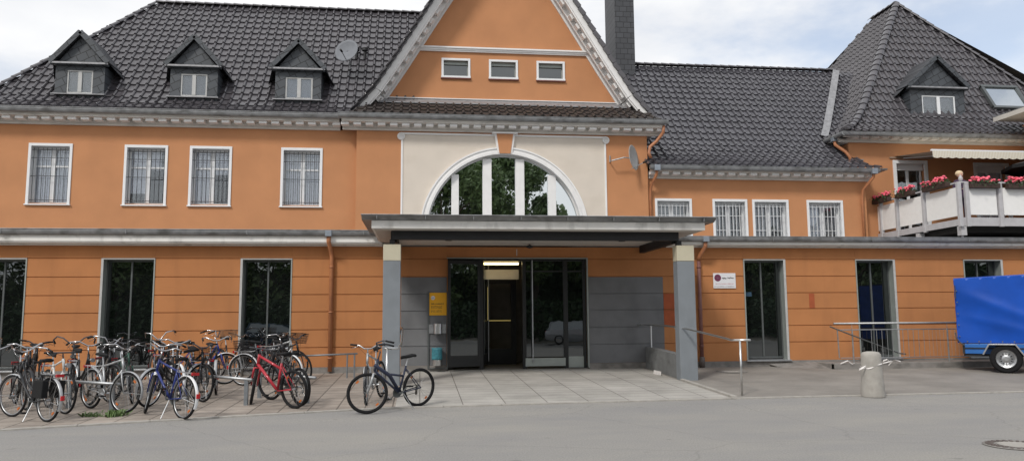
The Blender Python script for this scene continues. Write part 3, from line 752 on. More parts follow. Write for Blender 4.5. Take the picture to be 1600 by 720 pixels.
# tower
tx, ty, tz = 14.87, 3.98, 7.88; pa = (20.24, 8.5, 14.65); wx = 26.6; yb_ = 10.4
fr = pa[1]-ty; lf = pa[0]-tx
TPZ = bell(0, 7.88, fr, 14.65, 22, 1.5, 8)
roof('roof', (0, ty, 0), (1, 0), (0, 1), tx, wx, TPZ, [hipclip(tx, ty, pa[0], pa[1], (20, ty)), hipclip(wx, ty, pa[0], pa[1], (20, ty))], th=.43)
tl = [(r*lf/fr, z) for r, z in TPZ]
roof('roof', (tx, 0, 0), (0, -1), (1, 0), -16.0, -ty, tl, [hipclip(tx, ty, pa[0], pa[1], (tx, 9)), hipclip(tx, 16, pa[0], yb_, (tx, 8))])
mb = MB(); mb.quad((wx, ty, tz), (wx, 16, tz), (pa[0], yb_, pa[2]), (pa[0], 8.5, pa[2])); mb.quad((tx, 16, tz), (wx, 16, tz), (pa[0]+.01, yb_, pa[2]), (pa[0], yb_, pa[2])); P_(mb, 'roof_back', 'roof_tile_old')
def hip_pts(cx): return [(cx+(pa[0]-cx)*r/fr, ty+r, z+.07) for r, z in TPZ]
caps(hip_pts(tx)[::2]+hip_pts(tx)[-1:], r=.15); caps(hip_pts(wx)[::2]+hip_pts(wx)[-1:], r=.15)
caps([(pa[0], pa[1], pa[2]+.08), (pa[0], yb_, pa[2]+.08)], r=.15)
# valley flashing between the link roof and the tower roof
mb = MB(); va = [Vector((17.27, 8.40, 11.50)), Vector((16.27, 7.13, 9.92)), Vector((15.30, 5.92, 8.42)), Vector((14.95, 5.5, 7.95))]
for a, b in zip(va[:-1], va[1:]): mb.beam(a+Vector((-.04, -.08, .10)), b+Vector((-.04, -.08, .10)), .26, .03, up=(-.1, -.75, .65))
P_(mb, 'flashing', 'flashing')
# skirt roof under the gable, and the gable roof slopes
roof('roof', (0, 3.42, 0), (1, 0), (0, 1), -2.45, 8.1, [(0, 7.98), (1.15, 8.66)], [((GX+5.0, 0, 8.2), Vector((.78, 0, .62))), ((GX-5.0, 0, 8.2), Vector((-.78, 0, .62)))], m='roof_tile_old', th=.40, tw=.29)
mb = MB(); mb.prism([(GX-4.75, 4.50, 8.66), (GX+4.75, 4.50, 8.66), (GX+4.45, YG, 8.90), (GX-4.45, YG, 8.90)], (0, 0, .025)); P_(mb, 'flashing', 'flashing')
mb = MB(); mb.box(GX-4.42, GX+4.42, YG-.05, YG+.01, 8.925, 8.955); P_(mb, 'trim', 'white_trim')
for s in (-1, 1):
    mb = MB(); mb.beam((GX+s*4.45, YG-.05, 8.93), (GX+s*5.1, 4.2, 8.18), .22, .04); P_(mb, 'flashing', 'flashing')
gp = [(5.18-w, z+.03) for w, z in GP_]
roof('roof', (GX-5.18, 0, 0), (0, -1), (1, 0), -13.0, -4.10, gp, [], m='roof_tile')
roof('roof', (GX+5.18, 0, 0), (0, 1), (-1, 0), 4.10, 13.0, gp, [], m='roof_tile')
mb = MB(); 
for s in (-1, 1):          # dark edge tiles over the verge
    for (w0, z0), (w1, z1) in zip(GP_[:-1], GP_[1:]):
        n = max(2, round(math.hypot(w1-w0, z1-z0)/.345))
        for i in range(n):
            a = Vector((GX+s*(w0+(w1-w0)*i/n+.02), 4.10, z0+(z1-z0)*i/n+.045)); b = Vector((GX+s*(w0+(w1-w0)*(i+1.0)/n+.0), 4.10, z0+(z1-z0)*(i+1.0)/n+.025))
            mb.beam(a+Vector((s*.02, .08, 0)), b+Vector((s*.02, .08, -.02)), .24, .13, up=(s, 0, .6))
P_(mb, 'verge_tiles', 'roof_tile')
mb = MB(); mb.prism([(GX-4.9, 12.9, 8.2), (GX+4.9, 12.9, 8.2), (GX, 12.9, 15.9)], (0, .05, 0)); P_(mb, 'gable_wall', 'stucco_upper')

# ---- chimney
mb = MB(); mb.box(7.70, 8.50, 8.0, 9.6, 9.5, 14.9)
ch = P_(mb, 'chimney', 'slate_wall', bevel=.01)
mb = MB(); mb.box(7.62, 8.58, 7.92, 9.68, 14.9, 15.05); P_(mb, 'chimney_cap', 'zinc', ch)

# ---- dormers
def dormer(x0, x1, yf, zb, ze, zp, wn, back, curt=None, wy=5.4):
    xm = (x0+x1)/2; ov = .10; yb = yf+1.9
    mb = MB()     # slated front and cheeks
    fr_ = [(x0, yf, zb), (x1, yf, zb), (x1, yf, ze), (xm, yf, zp-.12), (x0, yf, ze)]
    a, b, c, d = wn
    m2 = wall_grid(yf, x0, x1, zb, zp, [(a, b, c, d)], .12)
    s_ = (zp-.12-ze)/(xm-x0)
    m2.clip((x0, yf, ze), Vector((-s_, 0, 1))); m2.clip((x1, yf, ze), Vector((s_, 0, 1)))
    m2.quad((x0, yf, zb-.1), (x0, yf, ze), (x0, yb, ze), (x0, yb, zb-.1)); m2.quad((x1, yf, zb-.1), (x1, yb, zb-.1), (x1, yb, ze), (x1, yf, ze))
    dm = P_(m2, 'dormer', 'slate')
    mb = MB()     # steep little roof: two slabs with a flared foot
    for s in (-1, 1):
        e = Vector((xm+s*((x1-x0)/2+ov+.04), 0, ze+.02)); p = Vector((xm, 0, zp)); n = Vector((s*(zp-ze), 0, (x1-x0)/2)).normalized()*.05
        y0_ = yf-.16
        poly = [e, p, p+n, e+n]
        mb.prism([(q.x, y0_, q.z) for q in poly], (0, back-y0_, 0))
    P_(mb, 'dormer_roof', 'slate_wall', dm)
    mb = MB()     # barge boards and eaves board
    for s in (-1, 1):
        e = Vector((xm+s*((x1-x0)/2+ov+.04), yf-.175, ze+.03)); p = Vector((xm, yf-.175, zp-.02)); mb.beam(e, p, .03, .15, up=(-s, 0, 1))
    mb.box(x0-ov-.02, x1+ov+.02, yf-.14, yf-.0, ze-.045, ze+.035)
    P_(mb, 'barge_board', 'slate', dm)
    mb = MB(); mb.box(x0-ov-.04, x1+ov+.04, yf-.18, yf-.141, ze-.02, ze+.035); P_(mb, 'flashing', 'flashing', dm)
    mb = MB(); mb.box(x0-.06, x1+.06, yf-.13, yf-.002, c-.06, c-.03); P_(mb, 'flashing', 'flashing', dm)
    for s in (-1, 1):      # flared foot of the little roof where it runs onto the tiles, with its lead strip
        X = xm+s*((x1-x0)/2+ov+.04)
        mb = MB(); mb.prism([(X, yf+.10, ze+.02), (X, back-.6, ze+.02), (X+s*.30, back-.85, ze-.40)], (0, 0, .035)); P_(mb, 'dormer_roof', 'slate_wall', dm)
        mb = MB(); mb.beam((X+s*.30, back-.90, ze-.38), (X-s*.05, back-.35, ze+.42), .15, .025, up=(s*.3, -.7, .65)); P_(mb, 'flashing', 'flashing', dm)
    mb = MB(); t = .05; y = yf+.02; m = (a+b)/2
    mb.box(a, b, y, y+.06, d-t, d); mb.box(a, b, y, y+.06, c, c+t); mb.box(a, a+t, y, y+.06, c+t, d-t); mb.box(b-t, b, y, y+.06, c+t, d-t); mb.box(m-.06, m+.06, y-.01, y+.06, c+t, d-t)
    P_(mb, 'window_frame', 'white_paint' if curt else 'frame_pale', dm, bevel=.004)
    mb = MB(); mb.box(a+t-.002, b-t+.002, y+.03, y+.036, c+t, d-t); P_(mb, 'pane', 'glass_upper', dm)
    mb = MB(); mb.box(a-.02, b+.02, yf+.16, yf+.17, c-.02, d+.02); P_(mb, 'curtain', 'curtain_dark', dm)
dormer(-11.75, -10.24, 4.62, 8.45, 9.68, 10.76, (-11.40, -10.60, 8.72, 9.50), 6.4)
dormer(-8.20, -6.70, 4.62, 8.45, 9.70, 10.74, (-7.87, -7.03, 8.72, 9.49), 6.4)
dormer(-4.85, -3.35, 4.62, 8.45, 9.71, 10.72, (-4.52, -3.63, 8.72, 9.47), 6.4)
dormer(18.20, 20.40, 5.08, 8.55, 9.88, 11.10, (18.68, 20.03, 8.80, 9.62), 6.6, True)
# roof light on the tower
def on_tower(x, y): 
    r = y-ty
    for (r0_, z0), (r1_, z1) in zip(TPZ[:-1], TPZ[1:]):
        if r <= r1_: return z0+(z1-z0)*(r-r0_)/(r1_-r0_)
mb = MB(); y0_, y1_ = 5.22, 5.82; z0_, z1_ = on_tower(0, y0_)+.20, on_tower(0, y1_)+.20
mb.beam((21.75, y0_, z0_), (21.75, y1_, z1_), .12, .12, up=(0, -1, 1)); mb.beam((23.2, y0_, z0_), (23.2, y1_, z1_), .12, .12, up=(0, -1, 1))
mb.beam((21.69, y1_, z1_), (23.26, y1_, z1_), .12, .13, up=(0, -.8, .6)); mb.beam((21.69, y0_, z0_), (23.26, y0_, z0_), .12, .12, up=(0, -.8, .6))
rl = P_(mb, 'roof_window', 'frame_mid')
mb = MB(); mb.quad((21.81, y0_, z0_+.02), (23.14, y0_, z0_+.02), (23.14, y1_, z1_+.02), (21.81, y1_, z1_+.02)); P_(mb, 'pane', 'glass_arch', rl, fixn=False)

# ---- projecting wing at the right edge
mb = MB(); mb.quad((22.3, 1.2, 3.5), (22.3, YT-.01, 3.5), (22.3, YT-.01, 8.42), (22.3, 1.2, 8.42)); mb.quad((22.3, 1.2, 3.5), (26.3, 1.2, 3.5), (26.3, 1.2, 8.42), (22.3, 1.2, 8.42)); P_(mb, 'wall', 'stucco_upper')
mb = MB(); mb.box(20.95, 26.9, .5, 4.35, 8.47, 8.52); mb.box(20.93, 20.97, .45, 4.35, 8.44, 8.60); mb.box(20.93, 26.9, .45, .49, 8.44, 8.60); P_(mb, 'eaves_board', 'ceiling_board')
mb = MB(); mb.prism([(20.93, .45, 8.60), (20.93, 4.35, 8.60), (22.3, 4.35, 8.9), (22.3, .45, 8.9)], (0, 0, .03)); mb.box(22.3, 26.9, .45, 4.35, 8.9, 8.93); P_(mb, 'roof', 'zinc')

# ---- tower windows
for (a, b, c, d) in TW:
    mb = MB(); t = .10; y = YT
    mb.box(a-.02, b+.02, y-.05, y+.03, d-t, d+.02); mb.box(a-.02, a+t, y-.049, y+.03, c, d-t); mb.box(b-t, b+.02, y-.049, y+.03, c, d-t)
    mb.box(a+.05, b-.05, y+.12, y+.2, d-.32, d-.04)
    mb.box(a+t, a+t+.06, y+.18, y+.25, c, d-.32); mb.box(b-t-.06, b-t, y+.18, y+.25, c, d-.32); mb.box((a+b)/2-.05, (a+b)/2+.05, y+.18, y+.25, c, d-.32)
    wn = P_(mb, 'balcony_door', 'white_paint', bevel=.004)
    mb = MB(); mb.box(a+t+.06, b-t-.06, y+.21, y+.216, c, d-.32); P_(mb, 'pane', 'glass_upper', wn)
    if a > 19:
        mb = MB(); mb.box(a+t, b-t, y+.27, y+.28, c, d-.3); P_(mb, 'curtain', 'curtain', wn)
# ---- terrace balcony on the flat roof
BX = 16.31; BY = .32
mb = MB(); mb.box(BX, 26, BY+.06, YT-.06, 4.14, 4.22); mb.box(BX+.3, 26, BY+.5, YT-.06, 3.95, 4.13)
bal = P_(mb, 'balcony', 'deck_dark')
mb = MB(); mb.box(BX-.05, BX+.0, BY, YT-.02, 4.10, 4.30); mb.box(BX-.05, 26, BY, BY+.05, 4.08, 4.34)
P_(mb, 'edge_beam', 'balcony_post', bal, bevel=.006)
for p in [(BX-.02, YT-.25), (BX-.02, 3.42), (BX-.02, 2.0), (BX-.06, BY-.02), (BX+.19, BY-.02), (17.60, BY-.02), (19.0, BY-.02), (20.4, BY-.02)]:
    mb = MB(); mb.box(p[0]-.06, p[0]+.06, p[1]-.05, p[1]+.05, 4.06, 5.40); P_(mb, 'post', 'balcony_post', bal, bevel=.008)
for p in [(BX+.05, BY+.1), (BX+.05, 3.9), (BX+.05, 2.4), (20.8, BY+.1)]:
    mb = MB(); mb.box(p[0]-.09, p[0]+.09, p[1]-.09, p[1]+.09, 3.80, 4.08); mb.tube([(p[0], p[1], 3.56), (p[0], p[1], 3.80)], .03, 8); P_(mb, 'foot', 'balcony_post', bal)
mb = MB(); mb.beam((BX, BY, 5.42), (BX, YT, 5.42), .09, .045); mb.beam((BX-.04, BY, 5.42), (26, BY, 5.42), .09, .045); mb.lathe([(.02, 0), (.05, .03), (.065, .09), (.045, .15), (.0, .22)], (BX+.05, BY, 5.44), 12); P_(mb, 'handrail', 'balcony_post', bal)
for (y0_, y1_) in ((3.52, 4.55), (2.12, 3.30), (.46, 1.88)):
    mb = MB(); mb.box(BX-.03, BX-.012, y0_, y1_, 4.40, 5.28); P_(mb, 'railing_panel', 'balcony_panel', bal, bevel=.004)
for (x0_, x1_) in ((16.60, 17.50), (17.72, 18.9), (19.1, 20.3), (20.5, 21.8)):
    mb = MB(); mb.box(x0_, x1_, BY-.01, BY+.008, 4.42, 5.26); P_(mb, 'railing_panel', 'balcony_panel', bal, bevel=.004)
# flower boxes on the rail
def flowerbox(c, along, L, label, seed):
    rnd = random.Random(seed); c = Vector(c); a = Vector(along); sd = Vector((-a.y, a.x, 0))
    root = thing('flower_box', label, 'flower box', c, 'flower boxes on the balcony rail')
    m = Matrix((a, sd, Vector((0, 0, 1)))).transposed()
    mb = MB(); mb.obox(c+Vector((0, 0, .08)), (L, .17, .15), m); mb.build('planter', 'planter', root, bevel=.01)
    mb = MB()
    for i in range(int(260*L)):
        p = c+a*rnd.uniform(-L/2, L/2)+sd*rnd.gauss(0, .08)+Vector((0, 0, .13+rnd.random()*.13-(.10 if rnd.random() < .3 else 0)))
        r = .03; n = Vector((rnd.gauss(0, 1), rnd.gauss(0, 1), rnd.gauss(0, 1))).normalized(); t = n.orthogonal().normalized(); b = n.cross(t)
        mb.quad(p+t*r, p+b*r, p-t*r, p-b*r)
    mb.build('foliage', 'leaf_dark', root, fixn=False)
    mb = MB()
    for i in range(int(46*L)):
        p = c+a*rnd.uniform(-L/2, L/2)+sd*rnd.gauss(0, .07)+Vector((0, 0, .20+rnd.random()*.15))
        bmesh.ops.create_icosphere(mb.bm, subdivisions=1, radius=rnd.uniform(.03, .062), matrix=Matrix.Translation(p) @ Matrix.Scale(.8, 4, (0, 0, 1)))
    for v in mb.bm.verts: v.co += Vector((rnd.uniform(-.01, .01), rnd.uniform(-.01, .01), rnd.uniform(-.01, .01)))
    mb.build('blossom', 'flower_pink', root)
flowerbox((BX-.11, 4.15, 5.36), (0, 1, 0), .95, 'short box of pink geraniums, leftmost, beside the wall', 1)
flowerbox((BX-.11, 2.82, 5.36), (0, 1, 0), .90, 'box of pink geraniums on the left railing, second from the wall', 2)
flowerbox((BX-.11, 1.25, 5.34), (0, 1, 0), 1.15, 'box of pink geraniums beside the corner post on the left railing', 3)
flowerbox((17.05, BY-.10, 5.22), (1, 0, 0), .95, 'wide box of pink geraniums right of the corner post on the front railing', 4)
flowerbox((18.40, BY-.10, 5.22), (1, 0, 0), 1.20, 'box of pink geraniums at the right edge of the photo', 5)

# ---- awning (fixed to the tower wall)
mb = MB(); mb.box(16.9, 23, 4.62, 4.86, 7.08, 7.20); mb.box(16.9, 18.6, 4.55, 4.62, 7.06, 7.12)
an = P_(mb, 'awning', 'awning_case', bevel=.01)
za = 6.90
def striped():
    m = mat('awning_stripe', (.55, .50, .38), .85, var=.03); nt = m.node_tree; N = nt.nodes; L = nt.links; b = N['Principled BSDF']; tc = N['Texture Coordinate']
    w = N.new('ShaderNodeTexWave'); w.inputs['Scale'].default_value = 5.5; w.bands_direction = 'X'; L.new(tc.outputs['Object'], w.inputs['Vector'])
    r = N.new('ShaderNodeValToRGB'); r.color_ramp.interpolation = 'CONSTANT'; r.color_ramp.elements[0].color = (.68, .65, .58, 1); r.color_ramp.elements[1].position = .6; r.color_ramp.elements[1].color = (.56, .50, .38, 1)
    L.new(w.outputs['Fac'], r.inputs[0]); L.new(r.outputs[0], b.inputs['Base Color'])
striped()
mb = MB(); mb.quad((17.10, 2.55, za-.02), (23, 2.55, za-.02), (23, 4.7, 7.16), (17.10, 4.7, 7.16)); P_(mb, 'awning_cloth', 'awning_stripe', an, fixn=False)
mb = MB(); x = 17.08
while x < 23:
    for i in range(6):
        a_, b_ = x+.28*i/6, x+.28*(i+1)/6; f = lambda q: za-.05-.17-.035*math.sin(math.pi*((q-x)/.28))
        mb.quad((a_, 2.50, za), (b_, 2.50, za), (b_, 2.49, f(b_)), (a_, 2.49, f(a_)))
    x += .28
P_(mb, 'valance', 'awning_stripe', an, fixn=False)
mb = MB(); mb.box(17.05, 23, 2.50, 2.56, za-.01, za+.05); mb.tube([(17.4, 4.6, 7.08), (18.3, 3.5, 6.98), (17.4, 2.56, za)], .025, 6); P_(mb, 'front_bar', 'white_paint', an)

# ---- canopy
mb = MB()
mb.box(-1.12, 6.80, -3.33, .2-.26, 3.47, 3.655)
cn = P_(mb, 'canopy', 'ledge_stone', bevel=.01)
mb = MB(); mb.box(-1.06, 6.74, -3.30, -.08, 3.455, 3.468); mb.box(-.55, 6.1, -2.95, -.02, 3.395, 3.440); P_(mb, 'ceiling', 'ceiling_board', cn)
mb = MB(); mb.prism([(-1.34, -3.52, 3.745), (-1.34, .2, 3.745), (-1.34, .2, 3.66), (-1.34, -3.36, 3.66)], (8.36, 0, 0)); 
mb.prism([(-1.345, -3.53, 3.76), (7.03, -3.53, 3.76), (7.03, 3.9, 3.80), (-1.345, 3.9, 3.80)], (0, 0, .01))
mb.tube([(-1.35, -3.53, 3.76), (7.04, -3.53, 3.76)], .014, 6)
for i in range(8): mb.box(-1.0+i*1.1, -.985+i*1.1, -3.528, -3.35, 3.665, 3.752)
P_(mb, 'roof_edge', 'zinc', cn)
mb = MB(); mb.box(-.68, 6.24, -3.02, -2.84, 3.25, 3.454); mb.box(-.70, -.56, -2.84, -.03, 3.20, 3.45); mb.box(6.12, 6.26, -2.84, -.03, 3.20, 3.45)
mb.box(-.72, -.60, -2.98, -2.86, 3.10, 3.25); mb.box(6.32-.12, 6.32, -2.98, -2.86, 3.10, 3.25)
P_(mb, 'beam', 'steel_black', cn)
PILL = []
for (x0_, x1_) in ((-.86, -.46), (6.17, 6.60)):
    mb = MB(); mb.box(x0_, x1_, -3.06, -2.74, -.14, 2.745); pl = P_(mb, 'pillar', 'pillar_grey', cn, bevel=.012)
    mb = MB(); mb.box(x0_-.002, x1_+.002, -3.062, -2.738, 2.75, 3.13); P_(mb, 'pillar_head', 'pillar_cream', cn, bevel=.012)
for x_, y_ in ((.70, -1.6), (5.2, -1.6)):
    mb = MB(); mb.lathe([(.0, 0), (.085, 0), (.085, .03), (0, .03)], (x_, y_, 3.366), 18); P_(mb, 'ceiling_light', 'steel_black', cn)
# recessed camera/lamp over the door
cl = thing('door_lamp', 'small dark lamp on a stem hanging in front of the lintel over the doors', 'lamp', (2.93, -.5, 3.30))
mb = MB(); mb.lathe([(.01, .0), (.09, .02), (.11, .06), (.03, .09)], (2.93, -.5, 3.28), 16); mb.tube([(2.93, -.5, 3.36), (2.93, -.5, 3.40)], .012, 6); mb.build('lamp_shade', 'steel_black', cl, smooth=True)
mb = MB(); mb.box(2.63, 2.65, -.02, 0, 3.12, 3.3); P_(mb, 'cable_duct', 'cornice_stone')

# ---- entrance
mb = MB(); t = .07; zb, zt_ = .14, 3.04
mb.box(DOOR[0], DOOR[1], .08, .2, zt_-.06, zt_); 
for x_, w_ in ((DOOR[0], .12), (1.60, .11), (2.80, .10), (3.95, .12), (4.50, .08)): mb.box(x_, x_+w_, .08, .2, .02, zt_-.06)
mb.box(2.9, 4.5, .1, .18, 2.68, 2.72)
en = P_(mb, 'entrance', 'frame_dark', bevel=.004)
mb = MB(); mb.box(DOOR[0]-.03, DOOR[1]+.02, -.03, -.001, 3.035, 3.065); mb.box(DOOR[1]-.012, DOOR[1]+.022, -.03, .1, .05, 3.035); P_(mb, 'trim', 'frame_grey', en)
mb = MB(); 
for a, b in ((2.9, 3.95), (4.07, 4.5)): mb.box(a, b, .13, .14, .35, zt_-.06)
P_(mb, 'glazing', 'glass_dark', en)
mb = MB(); mb.box(2.87, 3.98, .06, .10, .10, .32); mb.box(4.06, 4.52, .10, .15, .05, .35); P_(mb, 'kick_plate', 'frame_grey', en)
mb = MB(); mb.tube([(3.07, .03, .2), (3.07, .03, 3.0)], .018, 8); P_(mb, 'pull_bar', 'galv', en)
def leaf(hx, hy, ang, w_, flip):       # glazed door leaf
    m = Matrix.Translation((hx, hy, 0)) @ Matrix.Rotation(ang, 4, 'Z')
    mb = MB(); mb.box(0, .07, -.02, .02, .12, 2.98); mb.box(w_-.07, w_, -.02, .02, .12, 2.98); mb.box(.07, w_-.07, -.02, .02, 2.88, 2.98); mb.box(.07, w_-.07, -.02, .02, .12, .42)
    d = P_(mb, 'door_leaf', 'frame_dark', en, bevel=.004, xf=m)
    mb = MB(); mb.box(.07, w_-.07, -.005, .005, .42, 2.88); P_(mb, 'door_pane', 'glass_dark' if flip else 'glass_clear', en, xf=m)
    mb = MB(); mb.tube([(w_-.10, -.06, .2), (w_-.10, -.06, 2.95)], .014, 8); P_(mb, 'pull_bar', 'galv', en, xf=m)
leaf(1.62, .06, R(180+17), .92, True); leaf(1.72, .3, R(78), .9, False)
# lobby behind the doors
mb = MB()
mb.box(.75, .80, .35, 3.6, .02, 3.3); mb.box(4.55, 4.6, .35, 3.6, .02, 3.3); mb.box(.8, 4.55, 3.55, 3.6, .02, 3.3); mb.box(.8, 4.55, .35, 3.55, 3.22, 3.3)
P_(mb, 'lobby_wall', 'room_mid')
mb = MB(); mb.box(.75, 4.6, -.02, 3.6, -.06, .03); P_(mb, 'lobby_floor', 'room_mid')
mb = MB(); mb.box(1.70, 2.82, 1.02, 1.06, 2.52, 2.80); P_(mb, 'lintel_board', 'cornice_stone')
mb = MB(); mb.box(1.74, 2.74, .40, .48, 2.90, 2.96); P_(mb, 'light_strip', 'lamp_yellow')
mb = MB()
for a, b in ((1.66, 1.78), (2.74, 2.9)): mb.box(a, b, 2.3, 2.38, .03, 2.6)
mb.box(1.78, 2.74, 2.3, 2.38, 2.45, 2.6); mb.box(1.78, 2.74, 2.3, 2.38, .03, .5); P_(mb, 'inner_door', 'frame_dark')
mb = MB(); mb.box(2.00, 2.04, 2.24, 2.28, 1.35, 2.35); mb.box(2.04, 2.72, 2.24, 2.28, 1.33, 1.35); P_(mb, 'yellow_frame', 'yellow_glow')  # thin yellow frame by the inner door, a weak glow put into its material
mb = MB(); mb.box(1.1, 1.55, .9, .94, .9, 2.0); P_(mb, 'notice_board', 'curtain')

# ---- pipes
def pipe(pts, r, m, clamps=()):
    mb = MB(); mb.tube(pts, r, 12)
    for p in clamps: mb.lathe([(r+.012, -.02), (r+.012, .02)], p, 12)
    return P_(mb, 'downpipe', m, smooth=True)
pipe([(-2.42, -.38, 3.62), (-2.42, -.36, 3.45), (-2.38, -.12, 3.20), (-2.36, -.085, 3.05), (-2.36, -.085, .05)], .055, 'pipe_orange', [(-2.36, -.085, z) for z in (.4, 1.6, 2.8)])
mb = MB(); mb.obox((-2.42, -.40, 3.66), (.17, .15, .15)); P_(mb, 'hopper', 'zinc_blue', bevel=.01)
pipe([(7.93, -.38, 3.50), (7.93, -.36, 3.36), (7.84, -.12, 3.10), (7.82, -.085, 2.98)], .055, 'pipe_orange'); pipe([(7.82, -.085, 2.98), (7.82, -.085, .3)], .052, 'pipe_maroon', [(7.82, -.085, z) for z in (.6, 1.6, 2.8)])
pipe([(7.82, -.085, .3), (7.82, -.085, .0)], .075, 'iron')
mb = MB(); mb.obox((7.93, -.40, 3.56), (.17, .15, .15)); P_(mb, 'hopper', 'zinc_blue', bevel=.01)
pipe([(8.12, 3.55, 7.82), (8.12, 3.60, 7.6), (7.92, 3.75, 7.32), (7.68, 3.72, 7.12), (7.62, 3.68, 6.9), (7.68, 3.66, 6.72)], .055, 'pipe_orange')
pipe([(7.86, 3.62, 6.36), (7.86, 3.64, 6.18), (7.76, 4.0, 5.8), (7.74, 4.06, 5.5), (7.74, 4.06, 3.6)], .05, 'pipe_orange')
mb = MB(); mb.obox((7.86, 3.58, 6.38), (.2, .16, .2)); P_(mb, 'hopper', 'zinc_blue', bevel=.01)
pipe([(15.63, 3.62, 6.36), (15.63, 3.64, 6.18), (15.44, 4.0, 5.8), (15.42, 4.06, 5.5), (15.42, 4.06, 3.6)], .05, 'pipe_orange')
mb = MB(); mb.obox((15.63, 3.58, 6.38), (.2, .16, .2)); P_(mb, 'hopper', 'zinc_blue', bevel=.01)
pipe([(14.86, 4.7, 7.80), (14.88, 4.68, 7.55), (15.12, 4.45, 7.25), (15.27, 4.42, 7.05), (15.28, 4.42, 6.85)], .06, 'pipe_orange')
mb = MB(); mb.obox((14.86, 4.7, 7.76), (.16, .2, .18)); P_(mb, 'hopper', 'zinc_blue', bevel=.01)

# ------------------------------------------------------------------ small things on the building
def dish(c, nrm, r, m, label, mount, stemdir):
    c = Vector(c); root = thing('satellite_dish', label, 'satellite dish', c, 'satellite dishes')
    z = Vector(nrm).normalized(); x = z.orthogonal().normalized(); y = z.cross(x); M3 = Matrix((x, y, z)).transposed()
    mb = MB(); rings = []
    for i in range(7):
        q = r*i/6; rings.append([mb.bm.verts.new(c+M3 @ Vector((max(q, .001)*math.cos(t), max(q, .001)*math.sin(t), .22*q*q/r))) for t in [2*math.pi*k/28 for k in range(28)]])
    for A, B in zip(rings[:-1], rings[1:]):
        for k in range(28): mb.bm.faces.new((A[k], A[(k+1) % 28], B[(k+1) % 28], B[k]))
    o = mb.build('reflector', m, root, smooth=True, fixn=False); sm = o.modifiers.new('t', 'SOLIDIFY'); sm.thickness = .012
    low = c+M3 @ Vector((0, 0, 0))-Vector((0, 0, 1))*r*.85; foc = c+z*r*1.1-Vector((0, 0, 1))*r*.55
    mb = MB(); mb.tube([low, foc], .014, 6); mb.build('arm', 'bar_black' if m == 'dish_grey' else 'galv', root)
    mb = MB(); mb.tube([foc-z*.05, foc+z*.08], .035, 8); mb.build('receiver', 'plastic_black', root)
    mb = MB(); mb.tube([c-z*.02]+[Vector(p) for p in mount], .022, 8); mb.build('bracket', 'galv', root)
dish((-2.56, 5.25, 10.62), (-.35, -.9, .25), .43, 'dish_grey', 'round dark grey satellite dish on the left wing roof beside the gable', [(-2.5, 5.45, 10.55), (-2.5, 5.5, 10.1), (-2.5, 6.0, 10.3)], 0)
dish((6.98, 3.62, 6.70), (.80, -.58, .10), .43, 'dish_light', 'pale satellite dish seen edge-on, bracketed to the orange wall right of the arch', [(6.75, 3.64, 6.72), (6.35, 3.7, 6.62), (6.35, 3.98, 6.62), (6.35, 3.98, 6.85)], 0)
v = thing('vent_cowl', 'pair of small black vent caps on the roof above the dish', 'roof vent', (-2.1, 6.2, 10.65))
mb = MB()
for x_ in (-2.35, -2.05): mb.lathe([(.05, 0), (.05, .3), (.11, .32), (.11, .42), (.02, .46)], (x_, 6.35, 10.75), 12)
mb.build('cowl', 'steel_black', v)
wl = thing('wall_lamp', 'round white bulkhead lamp on the orange wall beside the balcony door', 'lamp', (16.95, 4.86, 6.28))
mb = MB(); M3 = Matrix.Rotation(R(90), 3, 'X'); mb.lathe([(.0, -.02), (.17, -.02), (.17, .03), (.14, .07), (.08, .10), (.0, .11)], (16.95, 4.88, 6.28), 24, M3); mb.build('lamp_shade', 'white_paint', wl, smooth=True)
# wall ornament and parasol on the terrace
mb = MB(); 
for k in range(7): t = 2*math.pi*k/7; mb.tube([(19.6, 4.86, 6.62), (19.6+.13*math.cos(t), 4.86, 6.62+.2*math.sin(t))], .02, 6)
tag(mb.build('wall_ornament', 'iron'), 'small dark metal ornament on the shaded wall under the awning', 'ornament')
ps = thing('parasol', 'dark grey parasol tip on the terrace at the right edge', 'parasol', (21.0, 2.0, 4.22))
mb = MB(); n = 8; tip = Vector((21.0, 2.0, 6.75)); ed = [Vector((21.0+1.45*math.cos(2*math.pi*k/n), 2.0+1.45*math.sin(2*math.pi*k/n), 6.36)) for k in range(n)]
for k in range(n): 
    a, b = ed[k], ed[(k+1) % n]; f = mb.bm.faces.new([mb.bm.verts.new(q) for q in (tip, a, b)]); mb.quad(a, b, b-Vector((0, 0, .12)), a-Vector((0, 0, .12)))
mb.build('canopy', 'plastic_black', ps, fixn=False)
mb = MB(); mb.tube([(21.0, 2.0, 4.22), (21.0, 2.0, 6.74)], .025, 8); mb.build('pole', 'galv', ps)

# signs
ys = thing('notice_sign', 'orange-yellow notice with a round emblem on the dark wall left of the doors', 'sign', (.475, -.03, 1.50))
mb = MB(); mb.box(.24, .71, -.035, -.016, 1.50, 2.11); mb.build('board', 'sign_yellow', ys, bevel=.004)
def strokes(mb, x0, x1, z, h, y, rnd, wmin=.012, wmax=.03):
    x = x0
    while x < x1:
        w = rnd.uniform(wmin, wmax)
        if x+w > x1: break
        hh = h*rnd.uniform(.75, 1.15); mb.box(x, x+w, y-.002, y, z, z+hh)
        x += w+rnd.choice((.004, .004, .006, .016))
rn = random.Random(3); mb = MB()
strokes(mb, .29, .66, 1.80, .022, -.0355, rn)
for z in (1.745, 1.715, 1.685, 1.62, 1.59): strokes(mb, .29, .62+rn.uniform(-.06, .03), z, .011, -.0355, rn, .006, .02)
mb.build('lettering', 'ink', ys)
mb = MB(); mb.lathe([(0, 0), (.055, 0), (.055, .002), (0, .002)], (.34, -.0352, 1.97), 20, M3); mb.build('emblem', 'sign_white', ys)
